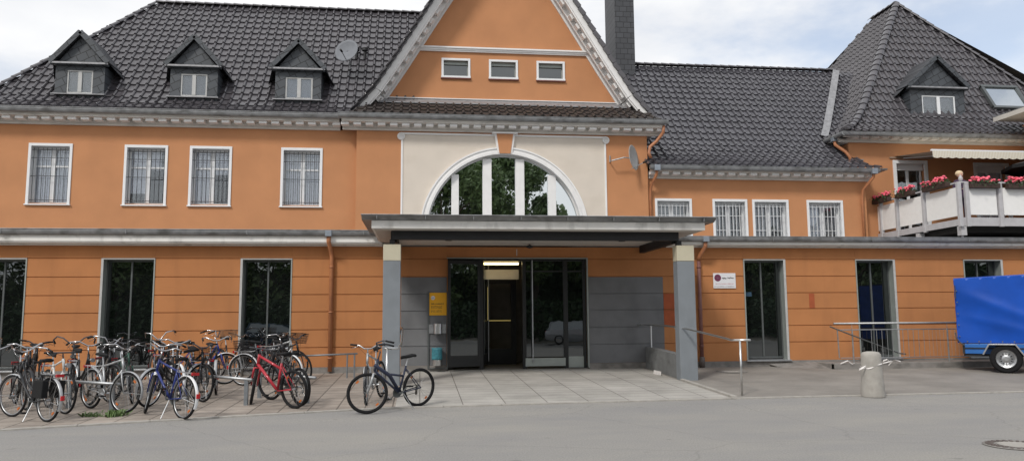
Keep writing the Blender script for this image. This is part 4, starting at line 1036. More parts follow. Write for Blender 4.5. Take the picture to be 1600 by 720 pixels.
mb = MB(); mb.beam((.305, -.0385, 1.97+.02), (.375, -.0385, 1.97-.025), .002, .018, up=(0, 1, 0)); mb.beam((.32, -.0385, 1.94), (.365, -.0385, 2.0), .002, .014, up=(0, 1, 0)); mb.build('emblem_mark', 'ink', ys)
wsn = thing('station_sign', 'white sign with a purple disc, black script and two small text lines by the downpipe', 'sign', (8.58, -.03, 2.21))
mb = MB(); mb.box(8.255, 8.915, -.03, -.008, 2.205, 2.635); mb.build('board', 'sign_white', wsn, bevel=.004)
mb = MB(); mb.lathe([(0, 0), (.10, 0), (.10, .002), (0, .002)], (8.385, -.0305, 2.50), 26, M3); mb.build('emblem', 'sign_purple', wsn)
mb = MB()
for k in range(6):
    t = 2*math.pi*k/6+.3; mb.tube([(8.385, -.0335, 2.50), (8.385+.05*math.cos(t), -.0335, 2.5+.05*math.sin(t)), (8.385+.07*math.cos(t+.6), -.0335, 2.5+.07*math.sin(t+.6))], .003, 5)
mb.build('emblem_mark', 'ink_faint', wsn)
mb = MB()
def script(x, z, s): 
    pts = []
    for i in range(22): pts.append((x+s*.0095*i, -.033, z+.012*math.sin(i*1.35)+.008*math.sin(i*.6)+(.016 if i in (9, 10, 17) else 0)))
    mb.tube(pts, [.0035+.006*abs(math.sin(i*.8)) for i in range(22)], 5)
script(8.51, 2.485, .65); script(8.67, 2.495, .95)
mb.build('script', 'ink', wsn)
mb = MB(); strokes(mb, 8.31, 8.86, 2.325, .014, -.0305, rn, .006, .018); mb.build('lettering', 'reflector_red', wsn)
mb = MB(); strokes(mb, 8.28, 8.88, 2.245, .019, -.0305, rn, .008, .022); mb.build('lettering', 'ink_faint', wsn)
st = MB(); st.box(9.29, 9.47, .192, .196, 1.98, 2.10); tag(st.build('window_sticker', 'car_blue'), 'small blue-grey sticker inside the door-height window beside the white sign', 'sticker')

# ashtray and bin
ab = thing('ashtray', 'short stainless wall ashtray on side brackets below the yellow notice', 'ashtray', (.47, -.1, 1.0))
mb = MB(); mb.lathe([(.0, 0), (.115, 0), (.115, .26), (.105, .275), (0, .275)], (.47, -.15, 1.01), 24); mb.build('drum', 'stainless', ab, smooth=False)
mb = MB(); mb.box(.235, .35, -.045, -.014, 1.02, 1.26); mb.box(.59, .70, -.045, -.014, 1.02, 1.26); mb.box(.35, .59, -.05, -.014, 1.10, 1.18); mb.build('bracket', 'galv', ab)
bn = thing('litter_bin', 'stainless wall litter bin lined with a teal bag, nearest the ground left of the doors', 'litter bin', (.45, -.15, .17))
mb = MB(); mb.lathe([(.0, 0), (.125, 0), (.13, .22), (0, .22)], (.45, -.17, .17), 24); mb.build('drum', 'stainless', bn)
mb = MB(); mb.lathe([(.133, .15), (.14, .2), (.137, .42), (.145, .46), (.12, .47), (.11, .3)], (.45, -.17, .17), 22)
for v_ in mb.bm.verts: v_.co += Vector((random.uniform(-.004, .004), random.uniform(-.004, .004), random.uniform(-.008, .008)))
mb.build('bin_bag', 'teal_bag', bn, smooth=True)
mb = MB(); mb.box(.20, .235, -.05, -.014, .08, 2.15); mb.box(.72, .745, -.05, -.014, .08, 2.15); mb.box(.235, .72, -.09, -.014, .075, .10)
P_(mb, 'mounting_rail', 'frame_mid')

# low wall and handrails
mb = MB(); mb.prism([(6.22, -2.74, -.12), (6.22, .0-.03, -.06), (6.22, -.03, .60), (6.22, -2.74, .50)], (.22, 0, 0))
tag(mb.build('low_wall', 'low_wall', bevel=.012), 'low stained grey wall between the right pillar and the building', 'wall')
hr = thing('handrail', 'curved stainless handrail from the low wall past the right pillar down the ramp', 'handrail', (6.45, -3, -.1))
mb = MB(); mb.tube([(6.05, .0-.02, 1.20), (6.05, -.3, 1.20), (6.08, -1.4, 1.20), (6.12, -2.2, 1.19), (6.16, -2.7, 1.17), (6.30, -3.25, 1.12), (6.40, -4.2, 1.03), (6.43, -5.2, .95), (6.42, -5.55, .92), (6.46, -5.75, .925), (6.66, -5.82, .925), (6.72, -5.82, .925)], .022, 10); mb.build('rail', 'stainless', hr, smooth=True)
mb = MB(); mb.tube([(6.50, -5.80, -.2), (6.50, -5.80, .91)], .022, 10); mb.build('post', 'stainless', hr, smooth=True)
mb = MB(); mb.tube([(6.30, -.35, .55), (6.30, -.35, 1.18)], .016, 8); mb.build('post', 'white_paint', hr)
mb = MB(); mb.tube([(6.05, -.32, 1.20), (6.05, 0, 1.20)], .028, 8); mb.tube([(6.17, -2.75, 1.17), (6.2, -2.75, 1.1)], .03, 8); mb.build('bracket', 'galv', hr)
hl = thing('handrail', 'bent stainless handrail beside the left pillar behind the leaning mountain bike', 'handrail', (-.5, -4, -.1))
mb = MB(); mb.tube([(-.42, -2.3, 1.2), (-.44, -2.6, 1.2), (-.40, -3.1, 1.15), (-.38, -5.0, .92), (-.42, -5.6, .84), (-.62, -5.7, .84), (-.70, -5.7, .84)], .024, 10); mb.build('rail', 'stainless', hl, smooth=True)
mb = MB(); mb.tube([(-.64, -5.7, -.2), (-.64, -5.7, .84)], .022, 10); mb.build('post', 'stainless', hl, smooth=True)
mb = MB(); mb.tube([(-.46, -2.9, 1.05), (-.42, -2.9, 1.15)], .03, 8); mb.build('bracket', 'galv', hl)

# platform and railing in front of the right windows
mb = MB(); mb.box(11.15, 24, -1.10, -.03, -.1, .115); mb.box(11.15, 24, -1.13, -.95, -.1, .125)
tag(mb.build('raised_kerb', 'plinth', bevel=.015), 'raised dark concrete platform edge below the railing at the right', 'platform')
mb = MB(); mb.prism([(10.0, -.5, -.05), (11.15, -1.1, -.07), (11.15, -.03, .1), (9.8, -.03, .06)], (0, 0, .02)); tag(mb.build('concrete_slope', 'plinth'), 'sloped concrete wedge at the left end of the railing platform', 'ramp')
rg = thing('railing', 'galvanised steel railing on the platform with a sloping handrail', 'railing', (13, -1, .1))
mb = MB(); mb.tube([(11.25, -1.0, 1.195), (18.5, -1.0, 1.195)], .026, 10); mb.build('top_rail', 'galv', rg, smooth=True)
mb = MB(); mb.tube([(11.36, -.98, 1.02), (18.5, -.98, 1.02)], .014, 8); mb.tube([(11.42, -.98, .26), (18.5, -.98, .26)], .012, 8)
mb.tube([(11.38, -.98, .26), (11.36, -.98, 1.02)], .016, 8); mb.build('frame_rail', 'galv', rg)
for x_ in (11.78, 14.6, 17.0): mb = MB(); mb.tube([(x_, -1.0, .1), (x_, -1.0, 1.03)], .020, 8); mb.tube([(x_, -1.0, 1.03), (x_, -1.0, 1.19)], .008, 6); mb.build('post', 'galv', rg)
mb = MB(); x_ = 12.35
while x_ < 18.4:
    if x_ < 14.0 : mb.tube([(x_, -.98, .26), (x_, -.98, 1.02)], .008, 6)
    else: mb.tube([(x_, -.98, .26), (x_, -.98, 1.02)], .004, 5)
    x_ += .155 if x_ < 14 else .11
mb.build('bars', 'galv', rg)
mb = MB(); mb.tube([(11.0, -1.25, 1.12), (11.2, -1.2, 1.05), (13.3, -.75, .35), (13.5, -.72, .33)], .018, 8); mb.build('sloping_rail', 'frame_mid', rg)

# bollard with barrier tape
bo = thing('bollard', 'round-topped pale concrete bollard at the edge of the apron', 'bollard', (9.04, -6.3, -.21))
mb = MB(); mb.lathe([(.0, 0), (.232, 0), (.232, .02), (.215, .25), (.198, .60), (.192, .80), (.182, .85), (.15, .885), (.08, .90), (0, .902)], (9.04, -6.28, -.215), 36); mb.build('shaft', 'concrete', bo, smooth=True)
def ribbon(pts, w, m, name):
    mb = MB(); pr = None
    for i, p in enumerate(pts):
        p = Vector(p); tw = math.sin(i*1.7)*.9; v = Vector((0, math.sin(tw), math.cos(tw)))*w/2
        cur = (p+v, p-v)
        if pr: mb.quad(pr[0], cur[0], cur[1], pr[1])
        pr = cur
    return mb
tp = MB()
pts = []
for i in range(15): t = -math.pi*1.15+i/14*math.pi*1.3; pts.append((9.04+.208*math.cos(t), -6.28+.208*math.sin(t), .40-.05*math.sin(i*.5)+(.03 if i > 10 else 0)))
tape = thing('barrier_tape', 'crumpled white and red barrier tape tied round the bollard', 'barrier tape', (9.04, -6.28, .3))
ribbon(pts, .022, 0, '').build('tape', 'tape_white', tape, fixn=False)
ribbon([(9.22, -6.38, .45), (9.3, -6.4, .47), (9.42, -6.35, .50), (9.5, -6.3, .49), (9.46, -6.2, .40)], .022, 0, '').build('loose_end', 'tape_white', tape, fixn=False)
ribbon([(8.85, -6.40, .40), (8.76, -6.42, .37), (8.70, -6.4, .34)], .04, 0, '').build('loose_end', 'tape_white', tape, fixn=False)
t2 = thing('barrier_tape', 'torn strips of white barrier tape lying along the platform edge behind the bollard', 'barrier tape', (12.5, -1.2, .13))
ribbon([(11.3, -1.16, .12), (11.5, -1.18, .2), (11.62, -1.18, .11), (11.75, -1.2, .16)], .03, 0, '').build('tape', 'tape_white', t2, fixn=False)
ribbon([(12.5, -1.2, .18), (12.62, -1.22, .22), (12.7, -1.2, .15), (12.84, -1.22, .20), (13.0, -1.22, .16)], .035, 0, '').build('tape', 'tape_white', t2, fixn=False)
# manhole covers
def manhole(x, y, r, label, m='iron'):
    z = gz(y); root = thing('manhole_cover', label, 'manhole cover', (x, y, z), 'manhole covers')
    mb = MB(); mb.lathe([(r*.60, .0), (r*.60, .008), (r*.98, .010), (r, .004)], (x, y, z), 40); mb.build('ring', 'plinth', root)
    mb = MB(); mb.lathe([(0, .011), (r*.58, .011), (r*.58, .013), (0, .013)], (x, y, z), 36); mb.build('lid', 'concrete', root)
    mb = MB()
    for k in range(28): t = 2*math.pi*k/28; mb.obox((x+r*.8*math.cos(t), y+r*.8*math.sin(t), z+.013), (.09*r/.4, .035*r/.4, .008), Matrix.Rotation(t, 3, 'Z'))
    mb.build('cleats', m, root)
manhole(7.62, -11.75, .40, 'round iron manhole cover with a pale centre in the asphalt, bottom right')
manhole(8.16, -1.25, .42, 'weathered manhole cover set in the apron near the right pillar', 'plinth')

# ------------------------------------------------------------------ trailer
TR = thing('trailer', 'box trailer with a bright blue tarpaulin cover parked by the platform', 'trailer', (15.23, -3.05, 0))
TY0, TY1 = -3.05, -1.85       # near and far sides
def tarp():
    mb = MB(); x0, x1 = 14.18, 17.3; z0, z1 = .68, 2.36; nx, nz = 70, 34
    def wr(x, z):
        u = x-x0; v = (z1-z)/(z1-z0)
        w = .030*math.sin(2.3*(u*1.05-v*1.9)+.6)*min(1, v*2.5)*math.exp(-.25*u)+.018*math.sin(5.1*u-6.3*v+1)*v*(1-v)*2
        w += .030*math.exp(-((v-.18-.42*min(u, 1.9)/1.9-.06*u)**2)/.006)*min(1, u*1.5)
        w += .020*math.exp(-((v-.55-.28*u/1.6)**2)/.004)*min(1, u*2)
        return w
    g = [[mb.bm.verts.new((x0+(x1-x0)*i/nx, TY0-wr(x0+(x1-x0)*i/nx, z0+(z1-z0)*k/nz), z0+(z1-z0+.10*(i/nx))*k/nz)) for k in range(nz+1)] for i in range(nx+1)]
    for i in range(nx):
        for k in range(nz): mb.bm.faces.new((g[i][k], g[i+1][k], g[i+1][k+1], g[i][k+1]))
    h = [[mb.bm.verts.new((x0-.0-.01*math.sin(k*.8+j*.9), TY0+(TY1-TY0)*j/14, z0+(z1-z0)*k/nz)) for k in range(nz+1)] for j in range(15)]
    for j in range(14):
        for k in range(nz): mb.bm.faces.new((h[j][k], h[j][k+1], h[j+1][k+1], h[j+1][k]))
    r_ = [[mb.bm.verts.new((x0+(x1-x0)*i/20, TY0+(TY1-TY0)*j/10, z1+.10*i/20+.05*math.sin(math.pi*j/10))) for j in range(11)] for i in range(21)]
    for i in range(20):
        for j in range(10): mb.bm.faces.new((r_[i][j], r_[i+1][j], r_[i+1][j+1], r_[i][j+1]))
    mb.quad((x1, TY0, z0), (x1, TY1, z0), (x1, TY1, z1+.1), (x1, TY0, z1+.1))
    bmesh.ops.remove_doubles(mb.bm, verts=mb.bm.verts[:], dist=.004)
    return mb
tarp().build('tarpaulin', 'tarp', TR, smooth=True, fixn=False)
mb = MB(); mb.box(14.28, 17.3, TY0+.01, TY1-.01, .40, .66); mb.build('body', 'tarp_board', TR, bevel=.01)
mb = MB(); mb.box(14.30, 17.3, TY0-.012, TY0+.008, .53, .56); mb.box(14.3, 17.3, TY0+.05, TY0+.12, .34, .40); mb.box(14.35, 17.6, TY1-.12, TY1-.05, .34, .40); mb.box(14.28, 14.33, TY0-.004, TY1+.004, .40, .68); mb.build('chassis', 'steel_black', TR)
mb = MB()
for i in range(12): mb.lathe([(0, 0), (.018, 0), (.018, .012), (0, .012)], (14.4+i*.26, TY0-.035, .72), 10, M3)
for k in range(5): mb.lathe([(0, 0), (.018, 0), (.018, .012), (0, .012)], (14.23, TY0-.035, .85+k*.30), 10, M3)
mb.build('eyelets', 'chrome', TR)
mb = MB(); mb.tube([(14.2, TY0-.04, 2.2), (14.2, TY0-.04, 1.85)], .012, 6); mb.tube([(14.14, TY0, .95), (14.16, TY0-.05, .8), (14.22, TY0-.05, .7), (14.32, TY0-.05, .62)], .018, 6); mb.build('strap', 'bar_black', TR)
mb = MB()
ax_, az_ = 15.23, .29; hub = Vector((ax_, TY0-.02, az_))
pf = [(-.48, .28), (-.36, .52), (-.28, .58), (.16, .58), (.26, .52), (.50, .14), (.50, .10), (.44, .10), (.20, .50), (.12, .535), (-.24, .535), (-.33, .48), (-.44, .26)]
mb = MB()
for (a, b), (c, d) in zip(pf[:6], [(-.44, .27), (-.33, .49), (-.26, .545), (.13, .545), (.22, .49), (.46, .13)]): pass
arc = [(-.50, .10), (-.36, .36), (.22, .36), (.50, -.08)]
for (a, b), (c, d) in zip(arc[:-1], arc[1:]): mb.beam((ax_+a, TY0-.10, az_+b), (ax_+c, TY0-.10, az_+d), .26, .035, up=(0, 0, 1) if abs(d-b) < .3 else (1, 0, .5))
mb.build('mudguard', 'galv', TR, bevel=.006)
def tyre(c, ro, ri, w, seg=36):
    mb = MB(); pr = [(ri, -w/2*.8), (ri+.02, -w/2), (ro-.04, -w/2), (ro, -w/2+.035), (ro, w/2-.035), (ro-.04, w/2), (ri+.02, w/2), (ri, w/2*.8)]
    rings = [[mb.bm.verts.new(Vector(c)+Vector((r*math.cos(t), y, r*math.sin(t)))) for t in [2*math.pi*k/seg for k in range(seg)]] for r, y in pr]
    for A, B in zip(rings[:-1], rings[1:]):
        for k in range(seg): mb.bm.faces.new((A[k], A[(k+1) % seg], B[(k+1) % seg], B[k]))
    return mb
wh = tyre((ax_, TY0-.10, az_), .365, .225, .19).build('wheel', 'rubber', TR)
mb = MB(); mb.lathe([(0, -.07), (.235, -.07), (.235, .08), (.225, .02), (.205, .01), (.175, -.005), (.16, -.02), (.10, .025), (.06, .035), (.055, .06), (0, .06)], (ax_, TY0-.12, az_), 32, M3)
mb.build('rim', 'alu', wh, smooth=False)
mb = MB()
for k in range(12): t = 2*math.pi*k/12; mb.obox((ax_+.13*math.cos(t), TY0-.16, az_+.13*math.sin(t)), (.04, .02, .02), Matrix.Rotation(-t, 3, 'Y'))
mb.build('rim_slots', 'steel_black', wh)
tyre((ax_, TY1+.10, az_), .365, .10, .19).build('wheel', 'rubber', TR)
TR.location = (15.0, -2.62, -.087+.077); TR.rotation_euler = (0, 0, R(-38))

# ------------------------------------------------------------------ bicycles
WR = .335
def bike(label, front, rear, paint, style='diamond', bar='flat', guards=None, rack=False, basket=None, pannier=False, steer=0, lean=0, saddle_z=.93, stand=True, tyre_r=.021, barmat='chrome', seatm='leather_black', chaincase=False, headlamp=False, wr=WR, group='bicycles parked in front of the station'):
    f = GP(*front) if len(front) == 2 else Vector(front); r = GP(*rear) if len(rear) == 2 else Vector(rear)
    if isinstance(steer, tuple): steer = steer[0]
    hd = math.atan2(f.y-r.y, f.x-r.x); mid = (f+r)/2
    root = bpy.data.objects.new('bicycle', None); COL.objects.link(root); tag(root, label, 'bicycle', group)
    root.empty_display_size = .2
    ra, fa = -.52, .53
    H = Matrix.Identity(4)
    h0 = Vector((.335, 0, .90)); h1 = Vector((.40, 0, .70)); ax = (h0-h1).normalized()
    S = Matrix.Translation(h1) @ Matrix.Rotation(steer, 4, ax) @ Matrix.Translation(-h1)
    def B(mb, name, m, parent=root, xf=None, **k): return mb.build(name, m, parent, root=root, xf=xf, **k)
    def wheel(cx, xf):
        mb = MB(); mb.ring((cx, 0, wr), wr-.036, .013, n=36, seg=6, sq=1.1); w = B(mb, 'wheel', 'rim_grey', xf=xf, smooth=True)
        mb = MB(); mb.ring((cx, 0, wr), wr-tyre_r, tyre_r, n=36, seg=8); B(mb, 'tyre', 'rubber' if tyre_r > .02 else 'rubber_grey', w, xf=xf, smooth=True)
        mb = MB()
        for k in range(28):
            t = 2*math.pi*k/28; t2 = t+(.35 if k % 4 < 2 else -.35); s = 1 if k % 2 else -1
            mb.tube([(cx+.022*math.cos(t2), s*.028, wr+.022*math.sin(t2)), (cx+(wr-.042)*math.cos(t), 0, wr+(wr-.042)*math.sin(t))], .0016, 3, cap=False)
        mb.tube([(cx, -.05, wr), (cx, .05, wr)], .018, 10)
        B(mb, 'spokes', 'rim_grey', w, xf=xf)
        mb = MB()
        for t in (.9, .9+math.pi): mb.obox((cx+(wr-.09)*math.cos(t), 0, wr+(wr-.09)*math.sin(t)), (.028, .014, .055), Matrix.Rotation(-t, 3, 'Y'))
        B(mb, 'reflector', 'reflector_orange', w, xf=xf)
    wheel(ra, None); wheel(fa, S)
    tr = .019 if style != 'mtb' else .023
    bb = Vector((-.10, 0, .285)); st = Vector((-.235, 0, saddle_z-.16)); rt = Vector((ra, 0, wr))
    mb = MB()
    mb.tube([bb, st], tr*.95, 8); mb.tube([h1, h0], tr*1.15, 10)
    if style == 'diamond': mb.tube([h1+Vector((0, 0, .02)), bb], tr*1.05, 8); mb.tube([st-Vector((-.01, 0, .03)), h0-Vector((0, 0, .03))], tr*.9, 8)
    elif style == 'mtb': mb.tube([h1+Vector((0, 0, .03)), bb], tr*1.2, 8); mb.tube([bb.lerp(st, .80), h0-Vector((0, 0, .03))], tr, 8)
    elif style == 'full': # suspension frame: heavy sloping beam
        mb.tube([h1+Vector((0, 0, .10)), Vector((.10, 0, .60)), bb+Vector((.02, 0, .05))], [.030, .036, .028], 8); mb.tube([bb.lerp(st, .62), Vector((.08, 0, .62))], tr, 8)
        mb.tube([h1, Vector((.12, 0, .47)), bb], .020, 8)
    else:                # step-through, two swooping tubes
        q = [h1+Vector((0, 0, .02)), Vector((.22, 0, .50)), Vector((.05, 0, .36)), bb]; mb.tube(q, tr*1.15, 8)
        q = [h0-Vector((0, 0, .05)), Vector((.18, 0, .60)), Vector((.0, 0, .47)), bb.lerp(st, .36)]; mb.tube(q, tr*.9, 8)
    for s in (1, -1):
        mb.tube([bb+Vector((-.02, s*.03, 0)), rt+Vector((0, s*.055, 0))], .010, 6); mb.tube([st+Vector((.005, s*.018, -.05)), rt+Vector((0, s*.055, 0))], .008, 6)
    B(mb, 'frame', 'paint_'+paint, smooth=True)
    mb = MB()
    cr = Vector((.418, 0, .655))
    for s in (1, -1): mb.tube([cr+Vector((0, s*.05, .0)), Vector((.45, s*.055, .55)), Vector((fa, s*.05, wr))], [.014, .013, .009] if style not in ('mtb', 'full') else [.019, .019, .014], 8)
    mb.tube([cr+Vector((0, -.055, 0)), cr+Vector((0, .055, 0))], .014, 6)
    B(mb, 'fork', 'paint_'+('silver' if style in ('full',) else paint), xf=S, smooth=True)
    # stem + handlebar
    sz = .98 if bar in ('flat', 'riser') else 1.03
    top = h0+ax*(sz-h0.z)/ax.z
    mb = MB(); mb.tube([h0, top], .012, 8); gr = []
    if bar == 'flat': pts = [(top.x+.02, s_*y, sz+.02) for s_, y in ((-1, .28), (-1, .10), (1, .10), (1, .28))]; pts = [(pts[0][0]-.05, *pts[0][1:]), pts[1], pts[2], (pts[3][0]-.05, *pts[3][1:])]; gr = [((pts[0]), pts[1], .42), (pts[3], pts[2], .42)]
    elif bar == 'riser': pts = [(top.x-.05, -.31, sz+.07), (top.x+.0, -.16, sz+.06), (top.x+.04, -.06, sz), (top.x+.04, .06, sz), (top.x, .16, sz+.06), (top.x-.05, .31, sz+.07)]; gr = [(pts[0], pts[1], .75), (pts[-1], pts[-2], .75)]
    elif bar == 'tall': pts = [(top.x-.22, -.30, sz+.10), (top.x-.06, -.28, sz+.15), (top.x+.06, -.15, sz+.13), (top.x+.05, -.04, sz), (top.x+.05, .04, sz), (top.x+.06, .15, sz+.13), (top.x-.06, .28, sz+.15), (top.x-.22, .30, sz+.10)]; gr = [(pts[0], pts[1], .8), (pts[-1], pts[-2], .8)]
    elif bar == 'cruiser': pts = [(top.x-.26, -.34, sz+.0), (top.x-.14, -.36, sz+.07), (top.x-.02, -.29, sz+.14), (top.x+.06, -.18, sz+.11), (top.x+.07, -.08, sz+.02), (top.x+.06, 0, sz-.0), (top.x+.07, .08, sz+.02), (top.x+.06, .18, sz+.11), (top.x-.02, .29, sz+.14), (top.x-.14, .36, sz+.07), (top.x-.26, .34, sz)]; gr = [(pts[0], pts[1], .9), (pts[-1], pts[-2], .9)]
    else: pts = [(top.x-.24, -.27, sz+.02), (top.x-.10, -.28, sz+.07), (top.x+.06, -.20, sz+.09), (top.x+.06, -.05, sz+.02), (top.x+.06, .05, sz+.02), (top.x+.06, .20, sz+.09), (top.x-.10, .28, sz+.07), (top.x-.24, .27, sz+.02)]; gr = [(pts[0], pts[1], .8), (pts[-1], pts[-2], .8)]
    mb.tube(pts, .0130, 8)
    for (a, b, t) in gr:      # brake levers
        a = Vector(a); b = Vector(b); c = a.lerp(b, .95); mb.tube([c+Vector((.02, 0, -.01)), c.lerp(a, .5)+Vector((.045, 0, -.045)), a+Vector((.03, 0, -.06))], .005, 5)
    hb = B(mb, 'handlebar', barmat, xf=S, smooth=True)
    for (a, b, t) in gr:
        a = Vector(a); b = Vector(b); mb = MB(); e = a+(a-b).normalized()*.012; mb.tube([e, a.lerp(b, t)], .017, 8); B(mb, 'grip', 'plastic_black', hb, xf=S, smooth=True)
    mb = MB()     # cables
    for s in (1, -1): mb.tube([(top.x, s*.18, sz+.03), (top.x+.16, s*.10, sz-.02), (top.x+.14, s*.02, .88), (.42, s*.02, .72)], .003, 4, cap=False)
    B(mb, 'cables', 'plastic_black', xf=S)
    # saddle
    mb = MB(); sc = Vector((st.x-.035, 0, saddle_z)); rows = []
    for (x_, w_, dz) in ((-.14, .07, .012), (-.10, .085, .018), (-.02, .07, .006), (.05, .035, .0), (.12, .022, -.004), (.145, .012, -.012)):
        rows.append([mb.bm.verts.new(sc+Vector((x_, w_*math.cos(t), dz+(.028 if math.sin(t) > 0 else .03)*math.sin(t)))) for t in [2*math.pi*k/10 for k in range(10)]])
    for A, C in zip(rows[:-1], rows[1:]):
        for k in range(10): mb.bm.faces.new((A[k], A[(k+1) % 10], C[(k+1) % 10], C[k]))
    mb.bm.faces.new(rows[0]); mb.bm.faces.new(rows[-1][::-1])
    sd = B(mb, 'saddle', seatm, smooth=True)
    mb = MB(); mb.tube([st, sc-Vector((0, 0, .03))], .0125, 8); B(mb, 'seat_post', 'alu', sd)
    # drivetrain (right side = -y)
    mb = MB(); mb.ring((bb.x, -.055, bb.z), .085, .006, n=26, seg=5); mb.lathe([(.0, 0), (.085, 0), (.085, .004), (0, .004)], (bb.x, -.052, bb.z), 24, M3)
    mb.tube([(bb.x, .07, bb.z), (bb.x, -.07, bb.z)], .018, 8)
    ca = random.uniform(0, 6.28); cv = Vector((math.cos(ca), 0, math.sin(ca)))*.17
    mb.tube([bb+Vector((0, -.075, 0)), bb+Vector((0, -.085, 0))+cv], .009, 6); mb.tube([bb+Vector((0, .075, 0)), bb+Vector((0, .085, 0))-cv], .009, 6)
    ck = B(mb, 'crankset', 'frame_mid' if paint != 'silver' else 'alu')
    for s, p in ((-1, bb+Vector((0, -.085, 0))+cv), (1, bb+Vector((0, .085, 0))-cv)):
        mb = MB(); mb.obox(p+Vector((0, s*.055, 0)), (.09, .09, .024)); B(mb, 'pedal', 'plastic_black', ck, bevel=.005)
    mb = MB()
    if chaincase: mb.tube([(bb.x+.05, -.06, bb.z), (bb.x, -.06, bb.z), (ra, -.06, wr)], [.06, .095, .05], 10); B(mb, 'chain_case', 'plastic_black')
    else:
        mb.beam((bb.x, -.055, bb.z+.084), (ra, -.055, wr+.035), .006, .009); mb.beam((bb.x, -.055, bb.z-.084), (ra+.02, -.055, wr-.10), .006, .009)
        mb.lathe([(0, 0), (.042, 0), (.03, .025), (0, .025)], (ra, -.035, wr), 16, M3); mb.obox((ra+.01, -.065, wr-.08), (.035, .02, .11)); B(mb, 'chain', 'chain')
    def guard(cx, a0, a1, xf, m):
        mb = MB(); pr = None; n = 16; rr = wr+.022
        for i in range(n+1):
            t = a0+(a1-a0)*i/n; cur = [mb.bm.verts.new((cx+(rr+dr)*math.cos(t), y, wr+(rr+dr)*math.sin(t))) for y, dr in ((-.028, -.014), (-.016, 0), (.016, 0), (.028, -.014))]
            if pr:
                for k in range(3): mb.bm.faces.new((pr[k], pr[k+1], cur[k+1], cur[k]))
            pr = cur
        t = a1 if cx < 0 else a0
        for s in (1, -1): mb.tube([(cx, s*.055, wr), (cx+rr*math.cos(t+(-.25 if cx < 0 else .25)), s*.028, wr+rr*math.sin(t+(-.25 if cx < 0 else .25)))], .003, 4)
        return B(mb, 'mudguard', m, xf=xf, smooth=True)
    if guards:
        g = guard(ra, R(20), R(205), None, guards); guard(fa, R(-15+0), R(120), S, guards) if True else 0
        mb = MB(); t = R(172); mb.obox((ra+(wr+.035)*math.cos(t), 0, wr+(wr+.035)*math.sin(t)), (.03, .05, .07)); B(mb, 'rear_light', 'reflector_red', g)
    if rack:
        mb = MB(); zr = wr*2+.06
        for y in (-.06, 0, .06): mb.tube([(ra-.20, y, zr), (ra+.18, y, zr), (st.x-.02, y*.3, zr+.02)], .005, 5)
        for x_ in (ra-.18, ra-.04, ra+.12): mb.tube([(x_, -.06, zr), (x_, .06, zr)], .005, 5)
        for s in (1, -1): mb.tube([(ra-.10, s*.06, zr), (ra, s*.06, wr)], .005, 5)
        B(mb, 'luggage_rack', 'alu' if guards != 'paint_black' else 'plastic_black')
        mb = MB(); mb.obox((ra-.225, 0, zr-.01), (.03, .12, .045)); B(mb, 'rear_reflector', 'reflector_red')
    def cage(c, sx, sy, sz_, m, xf, taper=.8):
        mb = MB(); c = Vector(c)
        for k in range(5):
            f_ = taper+(1-taper)*k/4; z = c.z+sz_*k/4; X, Y = sx/2*f_, sy/2*f_; mb.tube([(c.x-X, c.y-Y, z), (c.x+X, c.y-Y, z), (c.x+X, c.y+Y, z), (c.x-X, c.y+Y, z)], .0035 if k < 4 else .006, 4, closed=True)
        n = 9
        for i in range(n+1):
            for s in (-1, 1):
                u = -1+2*i/n; mb.tube([(c.x+u*sx/2*taper, c.y+s*sy/2*taper, c.z), (c.x+u*sx/2, c.y+s*sy/2, c.z+sz_)], .003, 4); mb.tube([(c.x+s*sx/2*taper, c.y+u*sy/2*taper, c.z), (c.x+s*sx/2, c.y+u*sy/2, c.z+sz_)], .003, 4)
            u = -1+2*i/n; mb.tube([(c.x+u*sx/2*taper, c.y-sy/2*taper, c.z), (c.x+u*sx/2*taper, c.y+sy/2*taper, c.z)], .003, 4)
        return B(mb, 'basket', m, xf=xf)
    if basket == 'front': cage((.56, 0, .84), .28, .34, .22, 'plastic_black', S)
    if basket == 'front_high': cage((.58, 0, 1.02), .30, .36, .16, 'wicker', S)
    if basket == 'rear': cage((ra-.02, 0, wr*2+.07), .36, .28, .22, 'plastic_black', None)
    if pannier:
        mb = MB(); mb.obox((ra+.04, .13, wr+.17), (.27, .10, .27)); mb.obox((ra+.04, -.13, wr+.17), (.27, .10, .27)); mb.obox((ra+.02, 0, wr*2+.045), (.22, .22, .02)); B(mb, 'pannier', 'leather_black', bevel=.03)
    if headlamp:
        mb = MB(); mb.tube([(.45, 0, .80), (.47, 0, .80), (.53, 0, .80)], [.015, .035, .04], 12); B(mb, 'headlight', 'chrome', xf=S)
    if stand:
        mb = MB(); q = Vector((bb.x-.06, .05, bb.z-.01)); mb.tube([q, (bb.x-.16, .22, .0)], .007, 6); B(mb, 'kickstand', 'alu')
    root.location = mid; root.rotation_euler = (lean, 0, hd)
    root.rotation_euler = (Matrix.Rotation(hd, 4, 'Z') @ Matrix.Rotation(math.atan2(-(f.z-r.z), 1.06), 4, 'Y') @ Matrix.Rotation(lean, 4, 'X')).to_euler()
    root.scale = (1.05, 1.05, 1.06)
    return root
bike('black city bicycle with a bulky black pannier and white rear mudguard tip, front left', (17, 651), (72, 659), 'black', 'step', 'city', guards='paint_silver', rack=True, pannier=True, steer=.15, lean=.05, tyre_r=.02)
bike('black and white bicycle, its large front wheel turned towards the road beside the pannier bicycle', (101, 646), (-6.85, -5.55, -.18), 'white', 'diamond', 'flat', rack=True, steer=.2, lean=.04, headlamp=True, tyre_r=.02, barmat='bar_black')
bike('silver city bicycle with bare chromed mudguards against the short rail post', (191, 645), (142, 638), 'silver', 'diamond', 'city', guards='paint_silver', rack=True, steer=.25, lean=-.04)
